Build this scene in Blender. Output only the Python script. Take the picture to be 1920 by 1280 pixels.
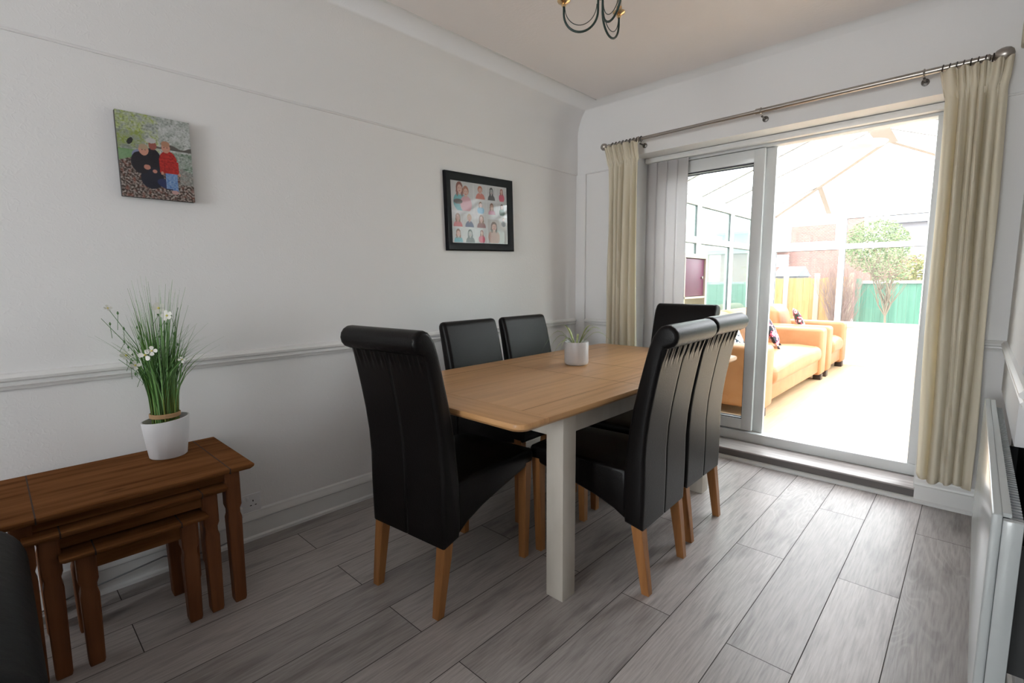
import bpy, bmesh, math, random
from mathutils import Vector, Matrix
PI=math.pi
sc=bpy.context.scene
for o in list(bpy.data.objects): bpy.data.objects.remove(o)
C=sc.collection

# ------------------------------------------------ camera
cam=bpy.data.cameras.new('camera'); cam.sensor_width=36; cam.lens=923.04/1920*36
cam.clip_start=0.02; cam.clip_end=300
co=bpy.data.objects.new('camera',cam); C.objects.link(co)
R=((0.72926045,0.68419554,-0.00746038),(0.07660918,-0.09248004,-0.99276305),(-0.67993399,0.72341129,-0.11985769))
rt=Vector(R[0]); up=-Vector(R[1]); bk=-Vector(R[2])
m=Matrix.Identity(4)
for i in range(3): m[i][0]=rt[i]; m[i][1]=up[i]; m[i][2]=bk[i]
m[2][3]=1.25
co.matrix_world=m
sc.camera=co

# ------------------------------------------------ world, lights, exposure
w=bpy.data.worlds.new('sky'); sc.world=w; w.use_nodes=True
nt=w.node_tree; bg=nt.nodes['Background']
tc=nt.nodes.new('ShaderNodeTexCoord'); sx=nt.nodes.new('ShaderNodeSeparateXYZ'); cr=nt.nodes.new('ShaderNodeValToRGB')
nt.links.new(tc.outputs['Generated'],sx.inputs[0]); nt.links.new(sx.outputs['Z'],cr.inputs[0]); nt.links.new(cr.outputs[0],bg.inputs[0])
cr.color_ramp.elements[0].color=(0.62,0.60,0.56,1); cr.color_ramp.elements[0].position=0.0
cr.color_ramp.elements[1].color=(0.955,0.972,1,1); cr.color_ramp.elements[1].position=0.12
bg.inputs[1].default_value=7.9
def area(name,loc,rot,sx_,sy_,power,col):
    l=bpy.data.lights.new(name,'AREA'); l.shape='RECTANGLE'; l.size=sx_; l.size_y=sy_; l.energy=power; l.color=col
    o=bpy.data.objects.new(name,l); C.objects.link(o); o.location=loc; o.rotation_euler=rot; return o
# daylight coming in at the window in the wall behind the photographer
area('rear_window_daylight',(-0.55,-5.12,1.5),(math.radians(90),0,0),1.3,1.5,122,(0.92,0.95,1.0))
sc.view_settings.view_transform='Standard'; sc.view_settings.look='None'
sc.view_settings.exposure=0.22; sc.view_settings.gamma=1.0; sc.view_settings.use_curve_mapping=False

# ------------------------------------------------ materials
MATS={}
def mat(name,col,rough=0.6,metal=0,spec=0.5,coat=0,bump=None,sheen=0,emit=None):
    if name in MATS: return MATS[name]
    M=bpy.data.materials.new(name); M.use_nodes=True; N=M.node_tree; p=N.nodes['Principled BSDF']
    p.inputs['Base Color'].default_value=(*col,1); p.inputs['Roughness'].default_value=rough
    p.inputs['Metallic'].default_value=metal; p.inputs['Specular IOR Level'].default_value=spec
    p.inputs['Coat Weight'].default_value=coat; p.inputs['Sheen Weight'].default_value=sheen
    if bump:
        sc_,st,det=bump
        t=N.nodes.new('ShaderNodeTexCoord'); n=N.nodes.new('ShaderNodeTexNoise'); b=N.nodes.new('ShaderNodeBump')
        n.inputs['Scale'].default_value=sc_; n.inputs['Detail'].default_value=det
        b.inputs['Strength'].default_value=st; b.inputs['Distance'].default_value=0.01
        N.links.new(t.outputs['Object'],n.inputs['Vector']); N.links.new(n.outputs[0],b.inputs['Height']); N.links.new(b.outputs[0],p.inputs['Normal'])
    MATS[name]=M; return M
def noisecol(name,cols,scale=(1,1,1),nscale=3,detail=4,rough=0.6,spec=0.4,coat=0,distort=0.0,bump=0.0,attr=None,coords='Object',pos=None,knots=None):
    """colour ramp over stretched noise; attr = face colour attribute multiplied in"""
    if name in MATS: return MATS[name]
    M=bpy.data.materials.new(name); M.use_nodes=True; N=M.node_tree; L=N.links; p=N.nodes['Principled BSDF']
    t=N.nodes.new('ShaderNodeTexCoord'); mp=N.nodes.new('ShaderNodeMapping'); mp.inputs['Scale'].default_value=scale
    n=N.nodes.new('ShaderNodeTexNoise'); n.inputs['Scale'].default_value=nscale; n.inputs['Detail'].default_value=detail; n.inputs['Distortion'].default_value=distort
    r=N.nodes.new('ShaderNodeValToRGB'); L.new(t.outputs[coords],mp.inputs[0]); L.new(mp.outputs[0],n.inputs['Vector']); L.new(n.outputs[0],r.inputs[0])
    els=r.color_ramp.elements
    while len(els)<len(cols): els.new(0.5)
    for i,c in enumerate(cols):
        els[i].position=pos[i] if pos else 0.3+0.4*i/(len(cols)-1); els[i].color=(*c,1)
    out=r.outputs[0]
    if knots:
        v=N.nodes.new('ShaderNodeTexVoronoi'); v.inputs['Scale'].default_value=knots[0]
        mp2=N.nodes.new('ShaderNodeMapping'); mp2.inputs['Scale'].default_value=knots[3]; L.new(t.outputs[coords],mp2.inputs[0]); L.new(mp2.outputs[0],v.inputs['Vector'])
        kr=N.nodes.new('ShaderNodeValToRGB'); kr.color_ramp.elements[0].position=knots[1]*0.5; kr.color_ramp.elements[0].color=(1,1,1,1); kr.color_ramp.elements[1].position=knots[1]; kr.color_ramp.elements[1].color=(0,0,0,1)
        L.new(v.outputs['Distance'],kr.inputs[0]); mk=N.nodes.new('ShaderNodeMixRGB'); L.new(kr.outputs[0],mk.inputs[0]); L.new(out,mk.inputs[1]); mk.inputs[2].default_value=(*knots[2],1); out=mk.outputs[0]
    if attr:
        a=N.nodes.new('ShaderNodeAttribute'); a.attribute_name=attr
        mx=N.nodes.new('ShaderNodeMixRGB'); mx.blend_type='MULTIPLY'; mx.inputs[0].default_value=1; L.new(out,mx.inputs[1]); L.new(a.outputs['Color'],mx.inputs[2]); out=mx.outputs[0]
    L.new(out,p.inputs['Base Color']); p.inputs['Roughness'].default_value=rough; p.inputs['Specular IOR Level'].default_value=spec; p.inputs['Coat Weight'].default_value=coat
    if bump:
        b=N.nodes.new('ShaderNodeBump'); b.inputs['Strength'].default_value=bump; b.inputs['Distance'].default_value=0.005
        L.new(n.outputs[0],b.inputs['Height']); L.new(b.outputs[0],p.inputs['Normal'])
    MATS[name]=M; return M
def clearmat(name,tr,gloss_col=(1,1,1),fac=0.06,milk=0.0):
    """thin pane: straight-through transparency + a little reflection, optionally a milky diffuse share"""
    M=bpy.data.materials.new(name); M.use_nodes=True; N=M.node_tree; L=N.links; N.nodes.remove(N.nodes['Principled BSDF'])
    out=N.nodes['Material Output']; a=N.nodes.new('ShaderNodeBsdfTransparent'); a.inputs[0].default_value=(*tr,1)
    g=N.nodes.new('ShaderNodeBsdfGlossy'); g.inputs['Roughness'].default_value=0.02
    mx=N.nodes.new('ShaderNodeMixShader'); lw=N.nodes.new('ShaderNodeFresnel'); lw.inputs[0].default_value=1.38
    mm=N.nodes.new('ShaderNodeMath'); mm.operation='MULTIPLY_ADD'; mm.inputs[1].default_value=fac*10; mm.inputs[2].default_value=0.0
    L.new(lw.outputs[0],mm.inputs[0]); L.new(mm.outputs[0],mx.inputs[0]); L.new(a.outputs[0],mx.inputs[1]); L.new(g.outputs[0],mx.inputs[2])
    o=mx.outputs[0]
    if milk:
        t=N.nodes.new('ShaderNodeBsdfTranslucent'); t.inputs[0].default_value=(0.95,0.96,0.97,1); m2=N.nodes.new('ShaderNodeMixShader'); m2.inputs[0].default_value=milk
        L.new(o,m2.inputs[1]); L.new(t.outputs[0],m2.inputs[2]); o=m2.outputs[0]
    L.new(o,out.inputs[0]); MATS[name]=M; return M

WALL=mat('wall_paint',(0.85,0.84,0.84),0.75,spec=0.3)
def paper(name,col):
    M=bpy.data.materials.new(name); M.use_nodes=True; N=M.node_tree; L=N.links; p=N.nodes['Principled BSDF']
    p.inputs['Base Color'].default_value=(*col,1); p.inputs['Roughness'].default_value=0.7; p.inputs['Specular IOR Level'].default_value=0.25
    t=N.nodes.new('ShaderNodeTexCoord'); n=N.nodes.new('ShaderNodeTexNoise'); n.inputs['Scale'].default_value=55; n.inputs['Detail'].default_value=3; n.inputs['Distortion'].default_value=1.2
    n.noise_type='RIDGED_MULTIFRACTAL' if hasattr(n,'noise_type') else n.noise_type
    b=N.nodes.new('ShaderNodeBump'); b.inputs['Strength'].default_value=0.22; b.inputs['Distance'].default_value=0.003
    L.new(t.outputs['Object'],n.inputs['Vector']); L.new(n.outputs[0],b.inputs['Height']); L.new(b.outputs[0],p.inputs['Normal'])
    MATS[name]=M; return M
PAPER=paper('embossed_white_wallpaper',(0.85,0.84,0.84))
CEIL=mat('ceiling_paint',(0.88,0.835,0.825),0.8,spec=0.2,bump=(60,0.12,3))
GLOSSW=mat('white_gloss_paint',(0.80,0.795,0.785),0.32,spec=0.45)
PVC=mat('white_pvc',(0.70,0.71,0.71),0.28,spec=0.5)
PVC2=mat('white_conservatory_pvc',(0.88,0.88,0.88),0.35,spec=0.4)
GLASS=clearmat('window_glass',(0.97,0.985,0.975))
PICG=clearmat('picture_glass',(1,1,1),fac=0.012)
CGLASS=clearmat('conservatory_glass',(0.97,0.985,0.975),milk=0.015)
TINT=clearmat('side_window_glass',(0.86,0.95,0.92),milk=0.03)
ROOF=clearmat('roof_polycarbonate',(0.86,0.88,0.90),milk=0.35)
SEAMM=mat('groove_shadow_gap',(0.06,0.05,0.045),0.9)
LEATHER=mat('black_leather',(0.0035,0.0026,0.0026),0.38,spec=0.21,bump=(260,0.12,2))
LEGW=noisecol('honey_oak_leg',[(0.30,0.125,0.04),(0.42,0.185,0.062)],(18,18,1.2),2.2,4,0.38,0.4)
CREAM=noisecol('cream_chalk_paint',[(0.47,0.425,0.365),(0.56,0.515,0.455)],(3,3,0.8),4,5,0.55,0.3)
FLOORM=None
def floor_mat():
    M=bpy.data.materials.new('grey_oak_laminate'); M.use_nodes=True; N=M.node_tree; L=N.links; p=N.nodes['Principled BSDF']
    uv=N.nodes.new('ShaderNodeUVMap'); at=N.nodes.new('ShaderNodeAttribute'); at.attribute_name='plank'
    sep=N.nodes.new('ShaderNodeSeparateColor'); L.new(at.outputs['Color'],sep.inputs[0])
    # long grain streaks
    mp=N.nodes.new('ShaderNodeMapping'); mp.inputs['Scale'].default_value=(60,3.0,1); L.new(uv.outputs[0],mp.inputs[0])
    n1=N.nodes.new('ShaderNodeTexNoise'); n1.inputs['Scale'].default_value=2.2; n1.inputs['Detail'].default_value=6; n1.inputs['Roughness'].default_value=0.62; n1.inputs['Distortion'].default_value=0.3; L.new(mp.outputs[0],n1.inputs['Vector'])
    # cathedral rings: a stretched warped field cut into bands
    mp2=N.nodes.new('ShaderNodeMapping'); mp2.inputs['Scale'].default_value=(5.5,1.1,1); L.new(uv.outputs[0],mp2.inputs[0])
    n2=N.nodes.new('ShaderNodeTexNoise'); n2.inputs['Scale'].default_value=1.15; n2.inputs['Detail'].default_value=1.5; n2.inputs['Distortion'].default_value=0.5; L.new(mp2.outputs[0],n2.inputs['Vector'])
    mu=N.nodes.new('ShaderNodeMath'); mu.operation='MULTIPLY'; mu.inputs[1].default_value=120; L.new(n2.outputs[0],mu.inputs[0])
    sn=N.nodes.new('ShaderNodeMath'); sn.operation='SINE'; L.new(mu.outputs[0],sn.inputs[0])
    r2=N.nodes.new('ShaderNodeMapRange'); r2.inputs[1].default_value=0.1; r2.inputs[2].default_value=1.0; L.new(sn.outputs[0],r2.inputs[0])
    # large tone patches
    mp3=N.nodes.new('ShaderNodeMapping'); mp3.inputs['Scale'].default_value=(9,1.5,1); L.new(uv.outputs[0],mp3.inputs[0])
    n3=N.nodes.new('ShaderNodeTexNoise'); n3.inputs['Scale'].default_value=1.6; n3.inputs['Detail'].default_value=3; L.new(mp3.outputs[0],n3.inputs['Vector'])
    ra=N.nodes.new('ShaderNodeValToRGB'); e=ra.color_ramp.elements; e[0].position=0.30; e[0].color=(0.31,0.278,0.267,1); e[1].position=0.68; e[1].color=(0.50,0.457,0.443,1); x=e.new(0.5); x.color=(0.42,0.381,0.366,1)
    L.new(n1.outputs[0],ra.inputs[0])
    m1=N.nodes.new('ShaderNodeMixRGB'); m1.blend_type='MIX'; mf=N.nodes.new('ShaderNodeMath'); mf.operation='MULTIPLY'; L.new(r2.outputs[0],mf.inputs[0])
    rr=N.nodes.new('ShaderNodeMapRange'); rr.inputs[1].default_value=0.45; rr.inputs[2].default_value=1.0; rr.inputs[3].default_value=0.0; rr.inputs[4].default_value=0.42; L.new(sep.outputs[1],rr.inputs[0]); L.new(rr.outputs[0],mf.inputs[1])
    L.new(mf.outputs[0],m1.inputs[0]); L.new(ra.outputs[0],m1.inputs[1]); m1.inputs[2].default_value=(0.64,0.60,0.58,1)
    m2=N.nodes.new('ShaderNodeMixRGB'); m2.blend_type='MULTIPLY'; r3=N.nodes.new('ShaderNodeValToRGB'); r3.color_ramp.elements[0].position=0.30; r3.color_ramp.elements[0].color=(0.68,0.665,0.665,1); r3.color_ramp.elements[1].position=0.47; r3.color_ramp.elements[1].color=(1.04,1.04,1.03,1)
    L.new(n3.outputs[0],r3.inputs[0]); m2.inputs[0].default_value=1; L.new(m1.outputs[0],m2.inputs[1]); L.new(r3.outputs[0],m2.inputs[2])
    m3=N.nodes.new('ShaderNodeMixRGB'); m3.blend_type='MULTIPLY'; m3.inputs[0].default_value=1
    tn=N.nodes.new('ShaderNodeMapRange'); tn.inputs[3].default_value=0.78; tn.inputs[4].default_value=1.14; L.new(sep.outputs[0],tn.inputs[0])
    L.new(m2.outputs[0],m3.inputs[1]); L.new(tn.outputs[0],m3.inputs[2])
    L.new(m3.outputs[0],p.inputs['Base Color']); p.inputs['Roughness'].default_value=0.38; p.inputs['Specular IOR Level'].default_value=0.5
    b=N.nodes.new('ShaderNodeBump'); b.inputs['Strength'].default_value=0.12; b.inputs['Distance'].default_value=0.002; L.new(n1.outputs[0],b.inputs['Height']); L.new(b.outputs[0],p.inputs['Normal'])
    return M
FLOORM=floor_mat()
LAMY=noisecol('grey_laminate_step',[(0.24,0.212,0.20),(0.36,0.325,0.31),(0.45,0.41,0.395)],(1.2,20,20),2.0,5,0.36,0.5)
OAKTOP=noisecol('oak_tabletop',[(0.50,0.265,0.112),(0.62,0.345,0.155),(0.68,0.395,0.185)],(22,1.1,5),1.7,5,0.33,0.45,attr=None,pos=[0.25,0.5,0.75])
OAKEND=noisecol('oak_tabletop_end',[(0.49,0.255,0.105),(0.61,0.335,0.148),(0.66,0.385,0.178)],(1.1,22,5),1.7,5,0.33,0.45,pos=[0.25,0.5,0.75])
PINE=noisecol('waxed_pine_lengthwise',[(0.10,0.036,0.012),(0.185,0.075,0.027),(0.24,0.105,0.04)],(14,1.2,14),2.0,5,0.75,0.02,pos=[0.28,0.5,0.72],knots=(3.2,0.13,(0.05,0.018,0.008),(2.2,0.8,1.6)))
PINEV=noisecol('waxed_pine_upright',[(0.12,0.040,0.014),(0.19,0.068,0.024),(0.24,0.092,0.034)],(14,14,1.2),2.0,5,0.5,0.25,pos=[0.28,0.5,0.72])
CERAM=mat('white_ceramic',(0.78,0.78,0.80),0.3,spec=0.5)
STEEL=mat('brushed_steel',(0.42,0.39,0.36),0.32,metal=1)
BRASS=mat('brass',(0.75,0.52,0.28),0.25,metal=1)
GREENM=mat('dark_green_enamel',(0.018,0.04,0.034),0.35,spec=0.5)
BLACKW=mat('black_frame_paint',(0.007,0.007,0.009),0.4,spec=0.12)
CURT=mat('cream_curtain_cloth',(0.80,0.765,0.60),0.9,spec=0.1,sheen=0.2,bump=(180,0.2,2))
def cloth_translucent(name,col,tcol,fac):
    M=bpy.data.materials.new(name); M.use_nodes=True; N=M.node_tree; L=N.links; p=N.nodes['Principled BSDF']; p.inputs['Base Color'].default_value=(*col,1); p.inputs['Roughness'].default_value=0.9; p.inputs['Specular IOR Level'].default_value=0.1
    t=N.nodes.new('ShaderNodeBsdfTranslucent'); t.inputs[0].default_value=(*tcol,1); mx=N.nodes.new('ShaderNodeMixShader'); mx.inputs[0].default_value=fac
    L.new(p.outputs[0],mx.inputs[1]); L.new(t.outputs[0],mx.inputs[2]); L.new(mx.outputs[0],N.nodes['Material Output'].inputs[0]); MATS[name]=M; return M
CURT=cloth_translucent('cream_curtain_cloth_lined',(0.90,0.84,0.72),(0.95,0.88,0.68),0.34)
BLIND=cloth_translucent('white_blind_fabric',(0.86,0.83,0.83),(0.90,0.88,0.90),0.45)
TAN=noisecol('tan_sofa_leather',[(0.35,0.158,0.066),(0.43,0.205,0.09)],(1,1,1),6,3,0.42,0.4,bump=0.3)
CHARC=mat('charcoal_leather',(0.012,0.0125,0.013),0.5,spec=0.12,bump=(40,0.1,3))
DARKW=mat('dark_wood_foot',(0.035,0.018,0.013),0.45)
CONSF=noisecol('light_oak_laminate',[(0.60,0.42,0.25),(0.70,0.52,0.34)],(20,1.2,1),2,4,0.35,0.5)

# ------------------------------------------------ mesh helpers
def link(name,me,m,parent=None,smooth=0):
    o=bpy.data.objects.new(name,me); C.objects.link(o)
    if m is not None: me.materials.append(m)
    if parent is not None: o.parent=parent
    if smooth:
        for p in me.polygons: p.use_smooth=True
        try: me.set_sharp_from_angle(angle=math.radians(smooth))
        except Exception: pass
    return o
def obj(name,bm,m,parent=None,smooth=35):
    bmesh.ops.recalc_face_normals(bm,faces=bm.faces)
    me=bpy.data.meshes.new(name); bm.to_mesh(me); bm.free(); return link(name,me,m,parent,smooth)
def tag(o,label,cat,group=None,kind=None):
    if label: o['label']=label
    if cat: o['category']=cat
    if group: o['group']=group
    if kind: o['kind']=kind
    return o
def struct(o): o['kind']='structure'; return o
def thing(name,label,cat,loc=(0,0,0),rz=0,group=None):
    o=bpy.data.objects.new(name,None); C.objects.link(o); o.location=loc; o.rotation_euler=(0,0,rz); o.empty_display_size=0.05
    return tag(o,label,cat,group)
def box(bm,x0,x1,y0,y1,z0,z1,bev=0,seg=2):
    g=bmesh.ops.create_cube(bm,size=1)
    bmesh.ops.scale(bm,vec=(x1-x0,y1-y0,z1-z0),verts=g['verts']); bmesh.ops.translate(bm,vec=((x0+x1)/2,(y0+y1)/2,(z0+z1)/2),verts=g['verts'])
    if bev:
        es=list({e for v in g['verts'] for e in v.link_edges}); bmesh.ops.bevel(bm,geom=es,offset=bev,segments=seg,affect='EDGES',profile=0.5)
    return bm
def B(name,x0,x1,y0,y1,z0,z1,m,parent=None,bev=0,seg=2):
    return obj(name,box(bmesh.new(),x0,x1,y0,y1,z0,z1,bev,seg),m,parent)
def loft(bm,rings,cap=True,closed=True):
    vs=[[bm.verts.new(p) for p in r] for r in rings]; n=len(rings[0])
    for a,b in zip(vs,vs[1:]):
        for i in range(n if closed else n-1):
            j=(i+1)%n; bm.faces.new((a[i],a[j],b[j],b[i]))
    if cap: bm.faces.new(vs[0][::-1]); bm.faces.new(vs[-1])
    return vs
def frame_at(d):
    d=d.normalized(); a=Vector((0,0,1)) if abs(d.z)<0.9 else Vector((1,0,0)); u=d.cross(a).normalized(); return u,d.cross(u)
def tube(bm,pts,r,n=8,cap=True):
    pts=[Vector(p) for p in pts]; rs=r if isinstance(r,(list,tuple)) else [r]*len(pts)
    rings=[]; u=None
    for i,p in enumerate(pts):
        d=(pts[min(i+1,len(pts)-1)]-pts[max(i-1,0)]).normalized()
        if u is None: u,_=frame_at(d)
        else: u=(u-d*u.dot(d)).normalized()
        v=d.cross(u)
        rings.append([p+(u*math.cos(2*PI*k/n)+v*math.sin(2*PI*k/n))*rs[i] for k in range(n)])
    loft(bm,rings,cap); return bm
def lathe(bm,prof,cx=0,cy=0,n=32,sx=1,sy=1,cap=False):
    rings=[[(cx+r*sx*math.cos(2*PI*k/n),cy+r*sy*math.sin(2*PI*k/n),z) for k in range(n)] for r,z in prof]
    loft(bm,rings,cap); return bm
def rod(bm,a,b,r,n=16): return tube(bm,[a,b],r,n)
def prof_ext(bm,prof,fn,t0,t1):
    """prism of a 2-D profile; fn(p,t)->3-D"""
    loft(bm,[[fn(p,t0) for p in prof],[fn(p,t1) for p in prof]]); return bm
def blade(bm,pts,wd,side):
    """thin two-sided leaf ribbon with slight V section"""
    n=len(pts); L=[]; 
    for i,p in enumerate(pts):
        t=i/(n-1); w_=wd*math.sin(PI*min(1,0.25+0.75*t))**0.7 if t<1 else 0.0004
        w_=max(w_*(1 if t<0.6 else (1-(t-0.6)/0.4*0.9)),0.0003)
        p=Vector(p); s=Vector(side).normalized()
        L.append((bm.verts.new(p-s*w_),bm.verts.new(p+Vector((0,0,-w_*0.3))),bm.verts.new(p+s*w_)))
    for a,b in zip(L,L[1:]):
        bm.faces.new((a[0],a[1],b[1],b[0])); bm.faces.new((a[1],a[2],b[2],b[1]))

# ================================================ SETTING
LX,RX,BY,RY=-2.52,0.19,3.5,-5.0
CZ=2.66; R1,R2=0.235,0.10      # ceiling height, cove radii (left / back)
# floor: one laminate floor, planks as separate faces with fine gaps
def floor():
    rnd=random.Random(5); bm=bmesh.new(); uvl=bm.loops.layers.uv.new('UVMap'); cl=bm.loops.layers.float_color.new('plank')
    P=0.2063; x=-0.128+P*2; k=-2; g=0.0015
    while x>LX-0.02:
        x0=max(x-P,LX); x1=min(x,RX+0.02); par=(k%2)
        off=2.355 if par==0 else 1.65
        y=off-1.39*6
        while y<BY+0.02:
            y0=max(y,RY); y1=min(y+1.39,BY+0.02)
            if y1>RY and x1>x0:
                vs=[bm.verts.new((a,b,0)) for a,b in ((x0+g,y0+g),(x1-g,y0+g),(x1-g,y1-g),(x0+g,y1-g))]
                f=bm.faces.new(vs); ox,oy=rnd.uniform(0,40),rnd.uniform(0,40); c=(rnd.random(),rnd.random(),rnd.random(),1)
                for l in f.loops:
                    l[uvl].uv=(l.vert.co.x+ox,l.vert.co.y+oy); l[cl]=c
            y+=1.39
        x-=P; k+=1
    bmesh.ops.recalc_face_normals(bm,faces=bm.faces)
    f_=obj('floor',bm,FLOORM,None,0)
    struct(f_)
    u=B('floor_underlay',LX-0.1,RX+0.1,RY,BY+0.02,-0.06,-0.0015,SEAMM,f_)
floor()
def quad(bm,*ps): bm.faces.new([bm.verts.new(p) for p in ps])
# left wall (with thickness)
struct(B('wall_left',LX-0.15,LX,RY-0.15,BY+0.3,-0.05,CZ+0.2,PAPER))
# back wall: pieces round the opening, one object
OX0,OX1,OZ=-2.0,-0.165,2.205
bm=bmesh.new(); box(bm,LX-0.15,OX0,BY,3.8,-0.05,CZ+0.2); box(bm,OX1,RX+0.75,BY,3.8,-0.05,CZ+0.2); box(bm,OX0,OX1,BY,3.8,OZ,CZ+0.2); box(bm,OX0,OX1,BY,3.8,-0.05,0.0)
struct(obj('wall_back',bm,WALL))
struct(B('wall_right',RX,RX+0.12,RY-0.15,BY,-0.05,CZ+0.2,WALL))
# projecting upper part of the right wall over the radiator, its underside just above the radiator
# rear wall with a window opening
bm=bmesh.new(); box(bm,LX,-1.2,RY-0.15,RY,0,CZ+0.1); box(bm,0.1,RX,RY-0.15,RY,0,CZ+0.1); box(bm,-1.2,0.1,RY-0.15,RY,0,0.7); box(bm,-1.2,0.1,RY-0.15,RY,2.25,CZ+0.1)
struct(obj('wall_rear',bm,WALL))
wf=bmesh.new()
for a in ((-1.2,0.1,0.7,0.76),(-1.2,0.1,2.19,2.25),(-1.2,-1.14,0.76,2.19),(0.04,0.1,0.76,2.19),(-0.58,-0.52,0.76,2.19)): box(wf,a[0],a[1],RY-0.09,RY-0.03,a[2],a[3])
w1=struct(obj('window_1',wf,PVC)); B('pane',-1.14,0.04,RY-0.062,RY-0.058,0.76,2.19,GLASS,w1)
# ceiling with coves on the left and back
bm=bmesh.new(); n=20
cy0=RY-0.1
def cove_pt(t,rr): return (rr*(1-math.cos(t)),rr*math.sin(t))   # (distance from wall, height above spring)
G=[]
for j in range(n+1):            # parameter: 0 at wall, n at flat ceiling
    t=j/n*PI/2
    dx,hz=cove_pt(t,R1); dy,_=cove_pt(t,R2)
    z=CZ-R1+R1*math.sin(t)
    G.append((LX+dx+0.0006,BY-dy-0.0006,z))
# nested L-shaped strips share the mitre at the corner
for a,b in zip(G,G[1:]):
    quad(bm,(a[0],cy0,a[2]),(a[0],a[1],a[2]),(b[0],b[1],b[2]),(b[0],cy0,b[2]))
    quad(bm,(a[0],a[1],a[2]),(RX+0.05,a[1],a[2]),(RX+0.05,b[1],b[2]),(b[0],b[1],b[2]))
bmesh.ops.remove_doubles(bm,verts=bm.verts,dist=0.0005)
e=G[-1]; quad(bm,(e[0],cy0,CZ),(e[0],e[1],CZ),(RX+0.05,e[1],CZ),(RX+0.05,cy0,CZ))
bmesh.ops.remove_doubles(bm,verts=bm.verts,dist=0.0005)
ce=struct(obj('ceiling',bm,CEIL,None,60))
so=ce.modifiers.new('thick','SOLIDIFY'); so.thickness=0.04; so.offset=(-1 if max(ce.data.polygons,key=lambda p:p.area).normal.z<0 else 1)
so.use_rim=False; ce.data.materials.append(PAPER)
for f in ce.data.polygons: f.material_index=0 if f.area>2 else 1
# thin raised ceiling strip at the edge of the flat ceiling panel
xs,ys=LX+0.236,3.27
st=struct(B('trim_4',xs-0.006,xs+0.006,cy0+0.2,ys+0.14,CZ-0.006,CZ+0.002,GLOSSW,None,0.002))
st2=struct(B('trim_5',xs+0.1,RX,ys+0.14-0.002,ys+0.14+0.002,CZ-0.0015,CZ+0.002,CEIL))
# mouldings
def railY(name,x,y0,y1,prof,mm):      # along y on left wall, prof=(dist from wall,z)
    return struct(obj(name,prof_ext(bmesh.new(),prof,lambda p,t:(x+p[0],t,p[1]),y0,y1),mm,None,40))
def railX(name,y,x0,x1,prof,mm):
    return struct(obj(name,prof_ext(bmesh.new(),prof,lambda p,t:(t,y-p[0],p[1]),x0,x1),mm,None,40))
def railYr(name,x,y0,y1,prof,mm):
    return struct(obj(name,prof_ext(bmesh.new(),prof,lambda p,t:(x-p[0],t,p[1]),y0,y1),mm,None,40))
SK=[(0,0),(0.026,0),(0.026,0.014),(0.018,0.022),(0.018,0.098),(0.024,0.104),(0.024,0.116),(0.014,0.128),(0.012,0.140),(0.0,0.146)]
DADO=[(0,0.878),(0.012,0.878),(0.014,0.888),(0.020,0.893),(0.012,0.899),(0.012,0.906),(0.024,0.912),(0.026,0.922),(0.018,0.928),(0.014,0.934),(0,0.938)]
PIC=[(0,2.128),(0.006,2.129),(0.009,2.134),(0.006,2.139),(0,2.140)]
railY('baseboard_left',LX,RY,BY-0.03,SK,GLOSSW); railX('baseboard_back',BY,LX+0.09,OX0,SK,GLOSSW)
sk2=railX('trim_1',BY,OX1-0.005,RX,[(p[0]+0.004,p[1]*1.02) for p in SK],GLOSSW)
railYr('baseboard_right',RX,RY,BY,SK,GLOSSW)
railY('trim_2',LX,RY,BY-0.03,DADO,GLOSSW); railX('trim_3',BY,LX+0.10,OX0-0.02,DADO,GLOSSW)
railY('trim_6',LX,RY,BY-0.03,PIC,WALL); railX('trim_7',BY,LX+0.10,OX0-0.14,PIC,WALL); railX('trim_8',BY,0.0,RX,PIC,WALL)
railX('trim_9',BY,OX1+0.16,0.13,DADO,GLOSSW)
struct(B('trim_10',LX,LX+0.095,BY-0.018,BY,0,2.130,WALL,None,0.003))       # boxed-in corner
# upper right wall projection, stops above the radiator
struct(B('trim_18',0.132,RX,2.33,BY,0.685,CZ-0.02,WALL,None,0.004))
railYr('trim_11',0.132,2.0,BY,[(p[0]*0.8,p[1]) for p in DADO],GLOSSW)
bm=bmesh.new(); box(bm,0.132,RX,2.0,2.33,0.878,0.938,0.003); struct(obj('trim_12',bm,GLOSSW))
tag(B('wall_panel',RX-0.012,RX-0.002,0.9,3.3,0.15,0.68,mat('dark_olive_panel',(0.02,0.024,0.02),0.7)),'dark olive panel on the wall behind the white radiator','wall panel')  # plain dark sheet standing in for the dark strip behind the radiator
# step in the opening
stp=struct(B('trim_13',OX0,OX1,BY-0.004,3.80,0.012,0.070,mat('backlit_grey_riser',(0.13,0.115,0.11),0.5)))  # riser grey darkened: the shade of its backlit face is in the colour
struct(B('trim_14',OX0,OX1,BY-0.014,3.74,0.068,0.078,LAMY,None,0.002))
struct(obj('trim_15',prof_ext(bmesh.new(),[(0,0),(0.022,0),(0.022,0.010),(0.014,0.020),(0.004,0.024),(0,0.024)],lambda p,t:(t,BY-0.003-p[0],p[1]),OX0,OX1),GLOSSW))
# white soffit and reveals
struct(B('trim_16',OX0-0.001,OX0+0.012,BY-0.002,3.72,0.078,OZ,GLOSSW)); struct(B('trim_17',OX1-0.012,OX1+0.001,BY+0.002,3.72,0.078,OZ,GLOSSW))

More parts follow.
